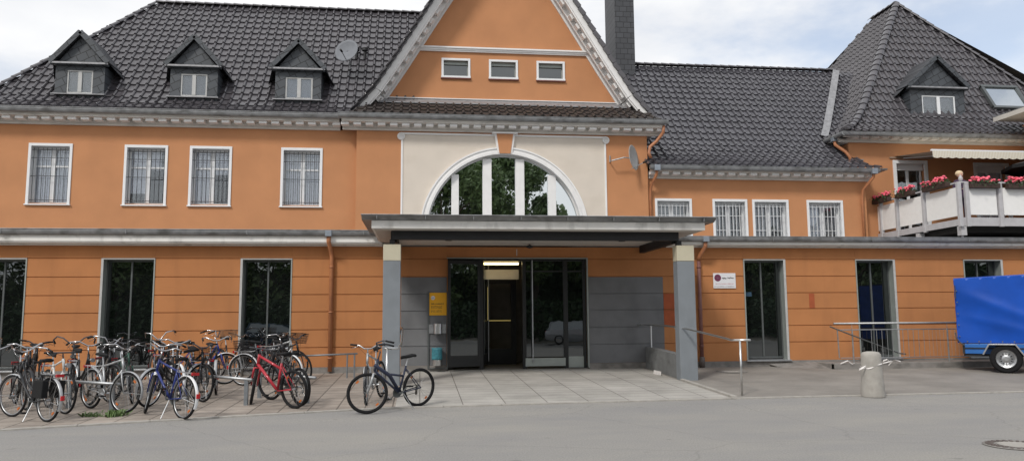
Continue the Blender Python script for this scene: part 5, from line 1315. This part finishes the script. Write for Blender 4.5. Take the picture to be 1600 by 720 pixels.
bike('blue and white trekking bicycle with red rear lamp standing in front of the weeds', (231, 646), (285, 655), 'blue', 'diamond', 'city', guards='white_paint', rack=True, basket=None, steer=-.5, lean=.06, headlamp=True)
bike('dark bicycle with silver mudguards just behind the blue trekking bicycle', (-5.0, -5.7, -.19), (-4.35, -4.85, -.16), 'black', 'step', 'city', guards='paint_silver', rack=True, basket='rear', steer=.3, lean=-.05)
bike('black bicycle with tall upright chrome handlebars in front of the second tall window', (-6.0, -4.9, -.16), (-6.55, -4.0, -.13), 'black', 'step', 'tall', guards='paint_black', rack=True, steer=.4, lean=.03)
bike('bicycle with wide black cruiser handlebars curving above the crowd of bicycles', (-7.0, -4.3, -.14), (-7.35, -3.3, -.11), 'black', 'step', 'cruiser', guards='paint_black', steer=.0, lean=0, barmat='bar_black', headlamp=True)
bike('black bicycle in the second row from the left with chrome riser bars', (-7.65, -4.6, -.15), (-8.2, -3.7, -.12), 'black', 'diamond', 'riser', rack=True, steer=-.3)
bike('dark bicycle cut by the left edge of the photo', (-7.55, -6.1, -.20), (-8.1, -5.2, -.17), 'black', 'diamond', 'city', guards='paint_silver', steer=.2, headlamp=True)
bike('green-black bicycle with a chrome bar at the far left edge', (-8.3, -5.5, -.18), (-8.9, -4.7, -.155), 'green', 'step', 'city', guards='paint_black', rack=True, steer=-.2)
bike('black bicycle with chrome riser bars seen between the blue bicycles', (-5.15, -4.2, -.14), (-5.65, -3.3, -.11), 'black', 'mtb', 'riser', rack=True, steer=.3, tyre_r=.025)
bike('bright blue step-through bicycle carrying a high wicker basket against the wall', (-4.55, -2.15, -.07), (-5.50, -2.60, -.085), 'bluebright', 'step', 'tall', guards='white_paint', rack=True, basket='front_high', steer=.1, lean=.04, seatm='leather_black')
bike('dark bicycle with a pale rear mudguard and red reflector left of the red bicycle', (-3.05, -2.75, -.09), (384, 602), 'black', 'step', 'city', guards='white_paint', rack=True, steer=-.2, basket='rear', headlamp=True)
bike('red mountain bicycle leaning on the end of the bicycle rail', (-3.12, -5.62, -.185), (460, 638), 'red', 'mtb', 'flat', steer=-.75, lean=-.10, tyre_r=.026, stand=False, barmat='bar_black')
bike('black mountain bicycle standing directly behind the red one', (-3.0, -5.0, -.165), (474, 634), 'black', 'mtb', 'flat', steer=.2, lean=-.07, tyre_r=.026, stand=False, barmat='bar_black', saddle_z=.90)
bike('black bicycle with bar ends near the back rail by the third tall window', (472, 600), (-3.55, -1.75, -.06), 'black', 'diamond', 'riser', steer=-.1, rack=True, lean=.05, barmat='bar_black', saddle_z=.90)
bike('silver and black bicycle by the wall in front of the third tall window', (-3.1, -1.35, -.045), (-3.85, -.75, -.025), 'silver', 'diamond', 'riser', steer=.3, rack=True, basket='front')
NB = bike('dark blue full-suspension mountain bicycle standing alone at the front of the forecourt', (-.93, -7.08, -.235), (.0, -6.34, -.21), 'navy', 'full', 'tall', steer=-.62, lean=-.05, tyre_r=.028, stand=True, barmat='bar_black', saddle_z=.90, guards=None, wr=.34)
NB.scale = (1.09, 1.0, 1.04)
bike('silver-forked bicycle hidden behind the dark blue mountain bicycle', (-.98, -5.95, -.20), (-.78, -4.95, -.165), 'silver', 'diamond', 'riser', steer=.2, lean=.05, guards='paint_black')

bike('black bicycle squeezed behind the pannier bicycle, chrome bar just showing', (-7.15, -5.75, -.19), (-7.75, -4.9, -.16), 'black', 'diamond', 'city', guards='paint_black', rack=True, steer=.1)
bike('black step-through bicycle with silver mudguards right behind the silver city bicycle', (-6.25, -5.3, -.175), (-6.9, -4.45, -.15), 'black', 'step', 'city', guards='paint_silver', rack=True, steer=.2, headlamp=True)
bike('green-black bicycle between the chrome-barred bicycle and the blue trekking bicycle', (-5.55, -5.15, -.17), (-6.1, -4.3, -.14), 'green', 'diamond', 'riser', guards='paint_black', rack=True, steer=-.3, lean=.04)
bike('black bicycle with a wire rear basket behind the blue trekking bicycle', (-4.75, -4.95, -.165), (-5.2, -3.95, -.13), 'black', 'step', 'city', guards='white_paint', rack=True, basket='rear', steer=.2)
bike('second-row black bicycle with a rear carrier right of the blue trekking bicycle', (-4.25, -4.1, -.135), (-4.7, -3.15, -.10), 'black', 'diamond', 'city', guards='paint_silver', rack=True, steer=-.25, lean=-.04)
bike('black bicycle near the wall behind the high wicker basket', (-4.35, -1.25, -.04), (-5.0, -.65, -.02), 'black', 'step', 'riser', guards='paint_black', steer=.2)
bike('dark bicycle with bar ends second from the left edge, in the back row', (-8.0, -3.6, -.12), (-8.5, -2.7, -.09), 'black', 'mtb', 'riser', steer=.3, barmat='bar_black')
bike('black bicycle at the left edge in front of the wall', (-8.9, -3.9, -.13), (-9.4, -3.0, -.10), 'black', 'diamond', 'city', guards='paint_black', rack=True, steer=-.2)
bike('black bicycle with a front wire basket at the back, before the second tall window', (-6.35, -3.3, -.11), (-6.95, -2.5, -.085), 'black', 'step', 'riser', guards='paint_black', basket='front', steer=.1)
bike('navy bicycle in the back row between the second tall window and the wicker basket', (-5.75, -2.9, -.095), (-6.2, -2.0, -.065), 'navy', 'diamond', 'tall', guards='paint_black', rack=True, steer=-.3)
bike('black bicycle parked hard against the front row, its saddle beside the blue bicycle', (-4.2, -5.15, -.17), (-4.75, -4.25, -.14), 'black', 'mtb', 'riser', rack=True, steer=.2, barmat='bar_black')
# bicycle rails
def rail(label, near, far, h, posts, m='galv', flat=True, r=.03):
    n = Vector(near); f = Vector(far); root = thing('bicycle_rail', label, 'bicycle rail', ((n.x+f.x)/2, (n.y+f.y)/2, gz((n.y+f.y)/2)), 'bicycle rails')
    mb = MB(); d = (f-n).normalized(); mb.tube([n, f], r, 10); mb.build('bar', m, root, smooth=True)
    for t in posts:
        p = n.lerp(f, t); mb = MB(); mb.box(p.x-.035, p.x+.035, p.y-.035, p.y+.035, gz(p.y)-.02, p.z-r*.6) if flat else mb.tube([(p.x, p.y, gz(p.y)-.02), (p.x, p.y, p.z)], .02, 8); mb.build('post', 'rack_steel', root)
a = WZ(187, 600, .28); b = WZ(127, 598, .28)
rail('short low steel rail between the silver bicycles, weeds at its post', a, a+(Vector((-1.25, .75, .02))), 0, (.12, .9))
n_ = WZ(394, 593, .29); f_ = WZ(303, 585, .33)
rail('long low steel rail whose near post stands left of the red bicycle', n_, f_, 0, (.09, .93))
n_ = WZ(493, 590, .30); f_ = WZ(400, 583, .33)
rail('low steel rail running behind the red bicycle', n_, f_, 0, (.12, .93))
rail('thin dark rail on two legs near the wall left of the entrance', (-1.55, -1.3, .56), (-3.35, -1.15, .50), 0, (.04, .14, .95), 'rack_steel', False, .022)

# weeds at the post, small litter
mb = MB(); rw = random.Random(5); pp = GP(172, 650)
for i in range(230):
    cx = rw.choice([(0, 0, .13), (.14, .03, .12), (.1, 0, .1), (-.42, .05, .09), (-.30, .0, .10), (.05, -.05, .10)])
    p = Vector((pp.x+cx[0]+rw.gauss(0, cx[2]*.6), pp.y+cx[1]+rw.gauss(0, cx[2]*.5), gz(pp.y))); h = rw.uniform(.02, .12)*(1 if cx[0] > -.2 else .6); d = Vector((rw.gauss(0, .05), rw.gauss(0, .05), h)); w = Vector((rw.uniform(-.012, .012), rw.uniform(-.012, .012), 0))
    mb.quad(p-w, p+w, p+d+w*1.5, p+d-w*1.5)
tag(mb.build('weeds', 'leaf_bright', fixn=False), 'green weeds growing round the rail post on the paving', 'weeds', kind='stuff')
lit = MB(); lit.obox((6.0, -1.75, gz(-1.75)+.06), (.02, .55, .10), Matrix.Rotation(R(10), 3, 'Y')); tag(lit.build('litter_paper', 'tape_white'), 'torn pale paper strip lying against the low wall', 'litter')

# ------------------------------------------------------------------ person on the balcony
def person():
    root = thing('person', 'blond person in a dark top standing behind the balcony geraniums', 'person', (17.05, 1.25, 4.22))
    V = {'pel': (0, 0, .95, .15), 'sp': (0, 0, 1.15, .13), 'ch': (0, 0, 1.32, .15), 'nk': (0, 0, 1.46, .055), 'hd': (0, -.01, 1.60, .085),
         'ls': (-.17, 0, 1.40, .065), 'le': (-.26, -.02, 1.14, .045), 'lw': (-.20, -.22, 1.08, .032), 'lh': (-.18, -.30, 1.10, .03),
         'rs': (.17, 0, 1.40, .065), 're': (.26, -.02, 1.14, .045), 'rw': (.20, -.22, 1.08, .032), 'rh': (.18, -.30, 1.10, .03),
         'lhp': (-.10, 0, .90, .11), 'lk': (-.11, -.02, .50, .065), 'la': (-.11, .02, .09, .045), 'lf': (-.12, -.14, .04, .04),
         'rhp': (.10, 0, .90, .11), 'rk': (.11, -.02, .50, .065), 'ra': (.11, .02, .09, .045), 'rf': (.12, -.14, .04, .04)}
    E_ = [('pel', 'sp'), ('sp', 'ch'), ('ch', 'nk'), ('nk', 'hd'), ('ch', 'ls'), ('ls', 'le'), ('le', 'lw'), ('lw', 'lh'), ('ch', 'rs'), ('rs', 're'), ('re', 'rw'), ('rw', 'rh'), ('pel', 'lhp'), ('lhp', 'lk'), ('lk', 'la'), ('la', 'lf'), ('pel', 'rhp'), ('rhp', 'rk'), ('rk', 'ra'), ('ra', 'rf')]
    ks = list(V); me = bpy.data.meshes.new('body'); me.from_pydata([V[k][:3] for k in ks], [(ks.index(a), ks.index(b)) for a, b in E_], [])
    o = bpy.data.objects.new('body', me); COL.objects.link(o); o.parent = root; me.materials.append(MATS['shirt_dark'])
    o.modifiers.new('s', 'SKIN')
    for i, k in enumerate(ks): me.skin_vertices[0].data[i].radius = (V[k][3], V[k][3]*.8); me.skin_vertices[0].data[i].use_root = (k == 'pel')
    sb = o.modifiers.new('ss', 'SUBSURF'); sb.levels = sb.render_levels = 2
    def ell(name, c, s, m, sub=3):
        mb = MB(); bmesh.ops.create_icosphere(mb.bm, subdivisions=sub, radius=1, matrix=Matrix.Translation(Vector(c)+Vector((17.05, 1.25, 4.22))) @ Matrix.Diagonal((*s, 1))); return mb.build(name, m, root, smooth=True)
    ell('head', (0, -.015, 1.60), (.078, .095, .115), 'skin'); h = ell('hair', (0, .02, 1.655), (.115, .115, .10), 'hair_blond')
    for s in (-1, 1): ell('ear', (s*.08, 0, 1.59), (.014, .02, .03), 'skin', 2); ell('eye', (s*.03, -.103, 1.61), (.011, .008, .008), 'ink', 2)
    ell('nose', (0, -.115, 1.58), (.014, .02, .022), 'skin', 2); ell('mouth', (0, -.104, 1.545), (.024, .008, .007), 'reflector_red', 2)
    for s in (-1, 1):
        mb = MB(); b = Vector((17.05+s*.18, 1.25-.30, 5.32))
        for i in range(4): mb.tube([b+Vector(((i-1.5)*.018, 0, 0)), b+Vector(((i-1.5)*.02, -.06, .01)), b+Vector(((i-1.5)*.02, -.085, -.02))], [.009, .008, .006], 6)
        mb.tube([b+Vector((-s*.03, .02, 0)), b+Vector((-s*.055, -.03, .0))], .009, 6); mb.build('fingers', 'skin', root, smooth=True)
person()

# ------------------------------------------------------------------ across the street (seen mirrored in the glazing)
def tree_mesh(seed, h, rad, nleaf, ht):
    rnd = random.Random(seed); mb = MB()
    mb.tube([(0, 0, -.1), (.05, 0, h*.15), (0, .1, h*.3), (.1, 0, h*.5)], [h*.028, h*.022, h*.018, h*.012], 10)
    cl = []
    for i in range(15):
        a = i*2.4+rnd.random(); z0 = h*rnd.uniform(.2, .5); rr = rad*rnd.uniform(.35, .95); z1 = ht+(h-ht)*rnd.uniform(.12, .92)
        rr *= math.sqrt(max(.15, 1-((z1-(ht+h)/2)/((h-ht)/2))**2)); e = Vector((rr*math.cos(a), rr*math.sin(a), z1))
        mb.tube([(0, 0, z0), (e.x*.45, e.y*.45, (z0+z1)/2+.3), e], [h*.012, h*.007, h*.003], 6); cl.append((e, rnd.uniform(.16, .30)*rad*1.3))
    cl.append((Vector((0, 0, h*.9)), rad*.35)); cl.append((Vector((0, 0, h*.6)), rad*.5))
    tr_ = mb
    lb = MB()
    for i in range(nleaf):
        c, r = rnd.choice(cl); d = Vector((rnd.gauss(0, 1), rnd.gauss(0, 1), rnd.gauss(0, .75))).normalized()*r*rnd.uniform(.5, 1.08); p = c+d
        s = rnd.uniform(.13, .26); n = Vector((rnd.gauss(0, 1), rnd.gauss(0, 1), rnd.gauss(0, 1)+.6)).normalized(); t = n.orthogonal().normalized(); b = n.cross(t)
        lb.quad(p+t*s, p+b*s*.6, p-t*s, p-b*s*.6)
    return tr_, lb
def tree(label, loc, seed, h, rad, nleaf, ht):
    root = bpy.data.objects.new('street_tree', None); COL.objects.link(root); tag(root, label, 'tree', 'trees across the street'); 
    a, b = tree_mesh(seed, h, rad, nleaf, ht); a.build('trunk', 'bark', root, root=root, smooth=True); b.build('crown', 'leaf', root, root=root, fixn=False)
    root.location = loc; return root
t1 = tree('tallest leafy tree across the street, mirrored in the left half of the arched window', (2.0, -39, -.27), 11, 17.8, 6.6, 30000, 3.5)
t2_ = tree('broad leafy tree across the street, mirrored in the middle of the arched window', (9.2, -41, -.27), 12, 17.2, 5.2, 22000, 3.5)
lo = tree('low bushy tree across the street, behind the tall trees', (-12, -44, -.27), 13, 9.5, 5.0, 6000, .8)
for i, (x, y, s, rz, lb) in enumerate([(-24, -43, 1.0, 1.0, 'leftmost low bushy tree across the street'), (19, -46, 1.05, 2.2, 'low bushy tree right of the two tall ones across the street'), (28, -43, .95, 4.0, 'second low bushy tree from the right across the street'), (40, -45, 1.1, 5.0, 'rightmost low bushy tree across the street'), (-36, -46, 1.1, 3.0, 'low bushy tree at the far left end of the row across the street')]):
    c = copy_tree(lo); c.location = (x, y, -.27); c.scale = (s, s, s); c.rotation_euler.z = rz; c['label'] = lb
# dense leaf mass added out of view to darken what the panes mirror
mb = MB(); rh = random.Random(18)
for i in range(30000):
    x_ = rh.uniform(-75, 75); top = 6.2+1.6*math.sin(x_*.23)+1.1*math.sin(x_*.61+1); p = Vector((x_, -49+rh.gauss(0, .9), rh.uniform(0, 1)**.8*top+rh.gauss(0, .35))); s_ = rh.uniform(.3, .62); n = Vector((rh.gauss(0, .7), 1, rh.gauss(0, .8))).normalized(); t = n.orthogonal().normalized(); b = n.cross(t)
    mb.quad(p+t*s_, p+b*s_*.6, p-t*s_, p-b*s_*.6)
for k in range(60): x_ = -75+k*2.5; mb.box(x_, x_+2.49, -50.6, -49.9, -.3, 4.6+1.6*math.sin(x_*.23)+1.0*math.sin(x_*.61+1))
tag(mb.build('leafy_backdrop', 'leaf_dark', fixn=False), 'dense leafy backdrop added across the street to darken the window reflections', 'woodland', kind='stuff')
# a hedge closes the view at eye level
mb = MB(); rh = random.Random(8)
for i in range(26000):
    p = Vector((rh.uniform(-60, 60), -37+rh.gauss(0, .8), rh.uniform(-.2, 2.8))); s = rh.uniform(.12, .25); n = Vector((rh.gauss(0, 1), rh.gauss(0, 1), rh.gauss(0, 1))).normalized(); t = n.orthogonal().normalized(); b = n.cross(t)
    mb.quad(p+t*s, p+b*s*.6, p-t*s, p-b*s*.6)
tag(mb.build('hedge', 'leaf_dark', fixn=False), 'long dark hedge across the street', 'hedge', kind='stuff')
# parked cars across the road
def car(label, loc, rz, paint):
    root = bpy.data.objects.new('parked_car', None); COL.objects.link(root); tag(root, label, 'car', 'cars parked across the street')
    mb = MB(); secs = []
    # x, half width, z bottom, z top (body shell)
    for x, w, z0, z1 in ((-2.2, .74, .42, .80), (-2.15, .80, .30, .92), (-1.9, .84, .24, .96), (-1.0, .86, .22, .97), (.4, .86, .22, .95), (1.2, .85, .22, .90), (1.9, .80, .24, .78), (2.15, .72, .30, .66)):
        secs.append([mb.bm.verts.new((x, s*w*k, z)) for s, k, z in ((-1, .94, z0), (-1, 1, z0+.18), (-1, 1, (z0+z1)/2+.05), (-1, .93, z1), (1, .93, z1), (1, 1, (z0+z1)/2+.05), (1, 1, z0+.18), (1, .94, z0))])
    for A, B_ in zip(secs[:-1], secs[1:]):
        for k in range(8): mb.bm.faces.new((A[k], A[(k+1) % 8], B_[(k+1) % 8], B_[k]))
    mb.bm.faces.new(secs[0]); mb.bm.faces.new(secs[-1][::-1])
    b = mb.build('body', paint, root, root=root, bevel=.03, smooth=False)
    mb = MB(); v = [[mb.bm.verts.new((x, s*w, z)) for s in (-1, 1)] for x, w, z in ((-2.05, .76, .94), (-1.85, .62, 1.42), (.1, .62, 1.44), (.95, .76, .93))]
    for A, B_ in zip(v[:-1], v[1:]): mb.bm.faces.new((A[0], A[1], B_[1], B_[0]))
    mb.bm.faces.new([q[0] for q in v]); mb.bm.faces.new([q[1] for q in v][::-1]); mb.build('cabin_glass', 'glass_car', root, root=root)
    mb = MB(); mb.box(-1.9, .15, -.63, .63, 1.42, 1.47)
    for s in (-1, 1):
        mb.beam((-2.05, s*.765, .94), (-1.85, s*.63, 1.44), .09, .09); mb.beam((.1, s*.63, 1.44), (.95, s*.765, .93), .06, .05); mb.beam((-.75, s*.765, .94), (-.75, s*.63, 1.44), .07, .04)
    mb.build('roof', paint, root, root=root, bevel=.02)
    for x in (-1.35, 1.35):
        for s in (-1, 1):
            w = tyre((x, s*.78, .31), .31, .2, .2, 24).build('wheel', 'rubber', root, root=root); mb = MB(); mb.lathe([(0, -.05), (.2, -.05), (.2, .05), (0, .05)], (x, s*.78, .31), 20, M3); mb.build('rim', 'alu', w, root=root)
    for s in (-1, 1): mb = MB(); mb.box(-2.19, -2.1, s*.66-.08, s*.66+.08, .62, .90); mb.build('rear_light', 'reflector_red', root, root=root); mb = MB(); mb.box(2.0, 2.16, s*.58-.12, s*.58+.12, .56, .68); mb.build('headlight', 'reflector_white', root, root=root)
    mb = MB(); mb.box(-2.23, -2.2, -.26, .26, .52, .64); mb.build('number_plate', 'sign_white', root, root=root)
    root.location = loc; root.rotation_euler = (0, 0, rz)
car('silver estate car across the road, mirrored in the right door glass', (10.2, -27.5, -.264), R(12), 'car_silver')
car('dark blue car across the road, mirrored in the open door leaf', (-8.5, -28, -.264), R(0), 'car_blue')

# ------------------------------------------------------------------ world and light
AZ = R(-142); EL = R(44)
w = bpy.data.worlds.new('World'); scene.world = w; w.use_nodes = True
N = w.node_tree.nodes; L = w.node_tree.links; bg = N['Background']; bg.inputs['Strength'].default_value = .13
sky = N.new('ShaderNodeTexSky'); sky.sky_type = 'NISHITA'; sky.sun_disc = False; sky.sun_elevation = EL; sky.sun_rotation = R(218); sky.air_density = 1.0; sky.dust_density = 1.5
tc = N.new('ShaderNodeTexCoord'); mp = N.new('ShaderNodeMapping'); mp.inputs['Scale'].default_value = (1, 1, 2.2); mp.inputs['Location'].default_value = (.0, .0, .0)
L.new(tc.outputs['Generated'], mp.inputs[0])
n1 = N.new('ShaderNodeTexNoise'); n1.inputs['Scale'].default_value = 2.6; n1.inputs['Detail'].default_value = 9; n1.inputs['Roughness'].default_value = .55; L.new(mp.outputs[0], n1.inputs['Vector'])
# more blue gaps towards +x (down the street), closed cloud elsewhere
sx = N.new('ShaderNodeSeparateXYZ'); L.new(tc.outputs['Generated'], sx.inputs[0])
m1 = N.new('ShaderNodeMath'); m1.operation = 'MULTIPLY_ADD'; m1.inputs[1].default_value = -.11; L.new(sx.outputs[0], m1.inputs[0]); L.new(n1.outputs['Fac'], m1.inputs[2])
mr = N.new('ShaderNodeMapRange'); mr.inputs[1].default_value = .30; mr.inputs[2].default_value = .50; L.new(m1.outputs[0], mr.inputs[0]); mr.inputs[3].default_value = .38; mr.interpolation_type = 'SMOOTHSTEP'
n2 = N.new('ShaderNodeTexNoise'); n2.inputs['Scale'].default_value = 3.4; n2.inputs['Detail'].default_value = 8; L.new(mp.outputs[0], n2.inputs['Vector'])
cr = N.new('ShaderNodeValToRGB'); cr.color_ramp.elements[0].position = .35; cr.color_ramp.elements[0].color = (.80, .82, .86, 1); cr.color_ramp.elements[1].position = .62; cr.color_ramp.elements[1].color = (1, 1, 1, 1); L.new(n2.outputs['Fac'], cr.inputs[0])
sc_ = N.new('ShaderNodeVectorMath'); sc_.operation = 'SCALE'; sc_.inputs['Scale'].default_value = 6.4; L.new(cr.outputs[0], sc_.inputs[0])
mx = N.new('ShaderNodeMix'); mx.data_type = 'RGBA'; mx.clamp_result = False; L.new(mr.outputs[0], mx.inputs[0]); L.new(sky.outputs[0], mx.inputs[6]); L.new(sc_.outputs[0], mx.inputs[7]); L.new(mx.outputs[2], bg.inputs['Color'])
sun = bpy.data.lights.new('sun', 'SUN'); sun.energy = 1.7; sun.angle = R(10); sun.color = (1, .96, .90)
so = bpy.data.objects.new('sun', sun); COL.objects.link(so); so.location = (-20, -30, 40)
sdir = Vector((math.sin(R(218))*math.cos(EL), math.cos(R(218))*math.cos(EL), math.sin(EL)))
so.rotation_euler = (-sdir).to_track_quat('-Z', 'Y').to_euler()

# ------------------------------------------------------------------ camera
cd = bpy.data.cameras.new('camera'); co = bpy.data.objects.new('camera', cd); COL.objects.link(co)
cd.sensor_fit = 'HORIZONTAL'; cd.sensor_width = 36; cd.lens = 36*FPX/1600; cd.clip_end = 3000; cd.clip_start = .1
M4 = Matrix((R_, U_, -F_)).transposed().to_4x4(); M4.translation = CAM; co.matrix_world = M4
scene.camera = co
scene.render.resolution_x = 1024; scene.render.resolution_y = 460
scene.view_settings.view_transform = 'Standard'; scene.view_settings.look = 'None'; scene.view_settings.exposure = .35; scene.view_settings.gamma = 1
scene.cycles.max_bounces = 8; scene.cycles.transparent_max_bounces = 12
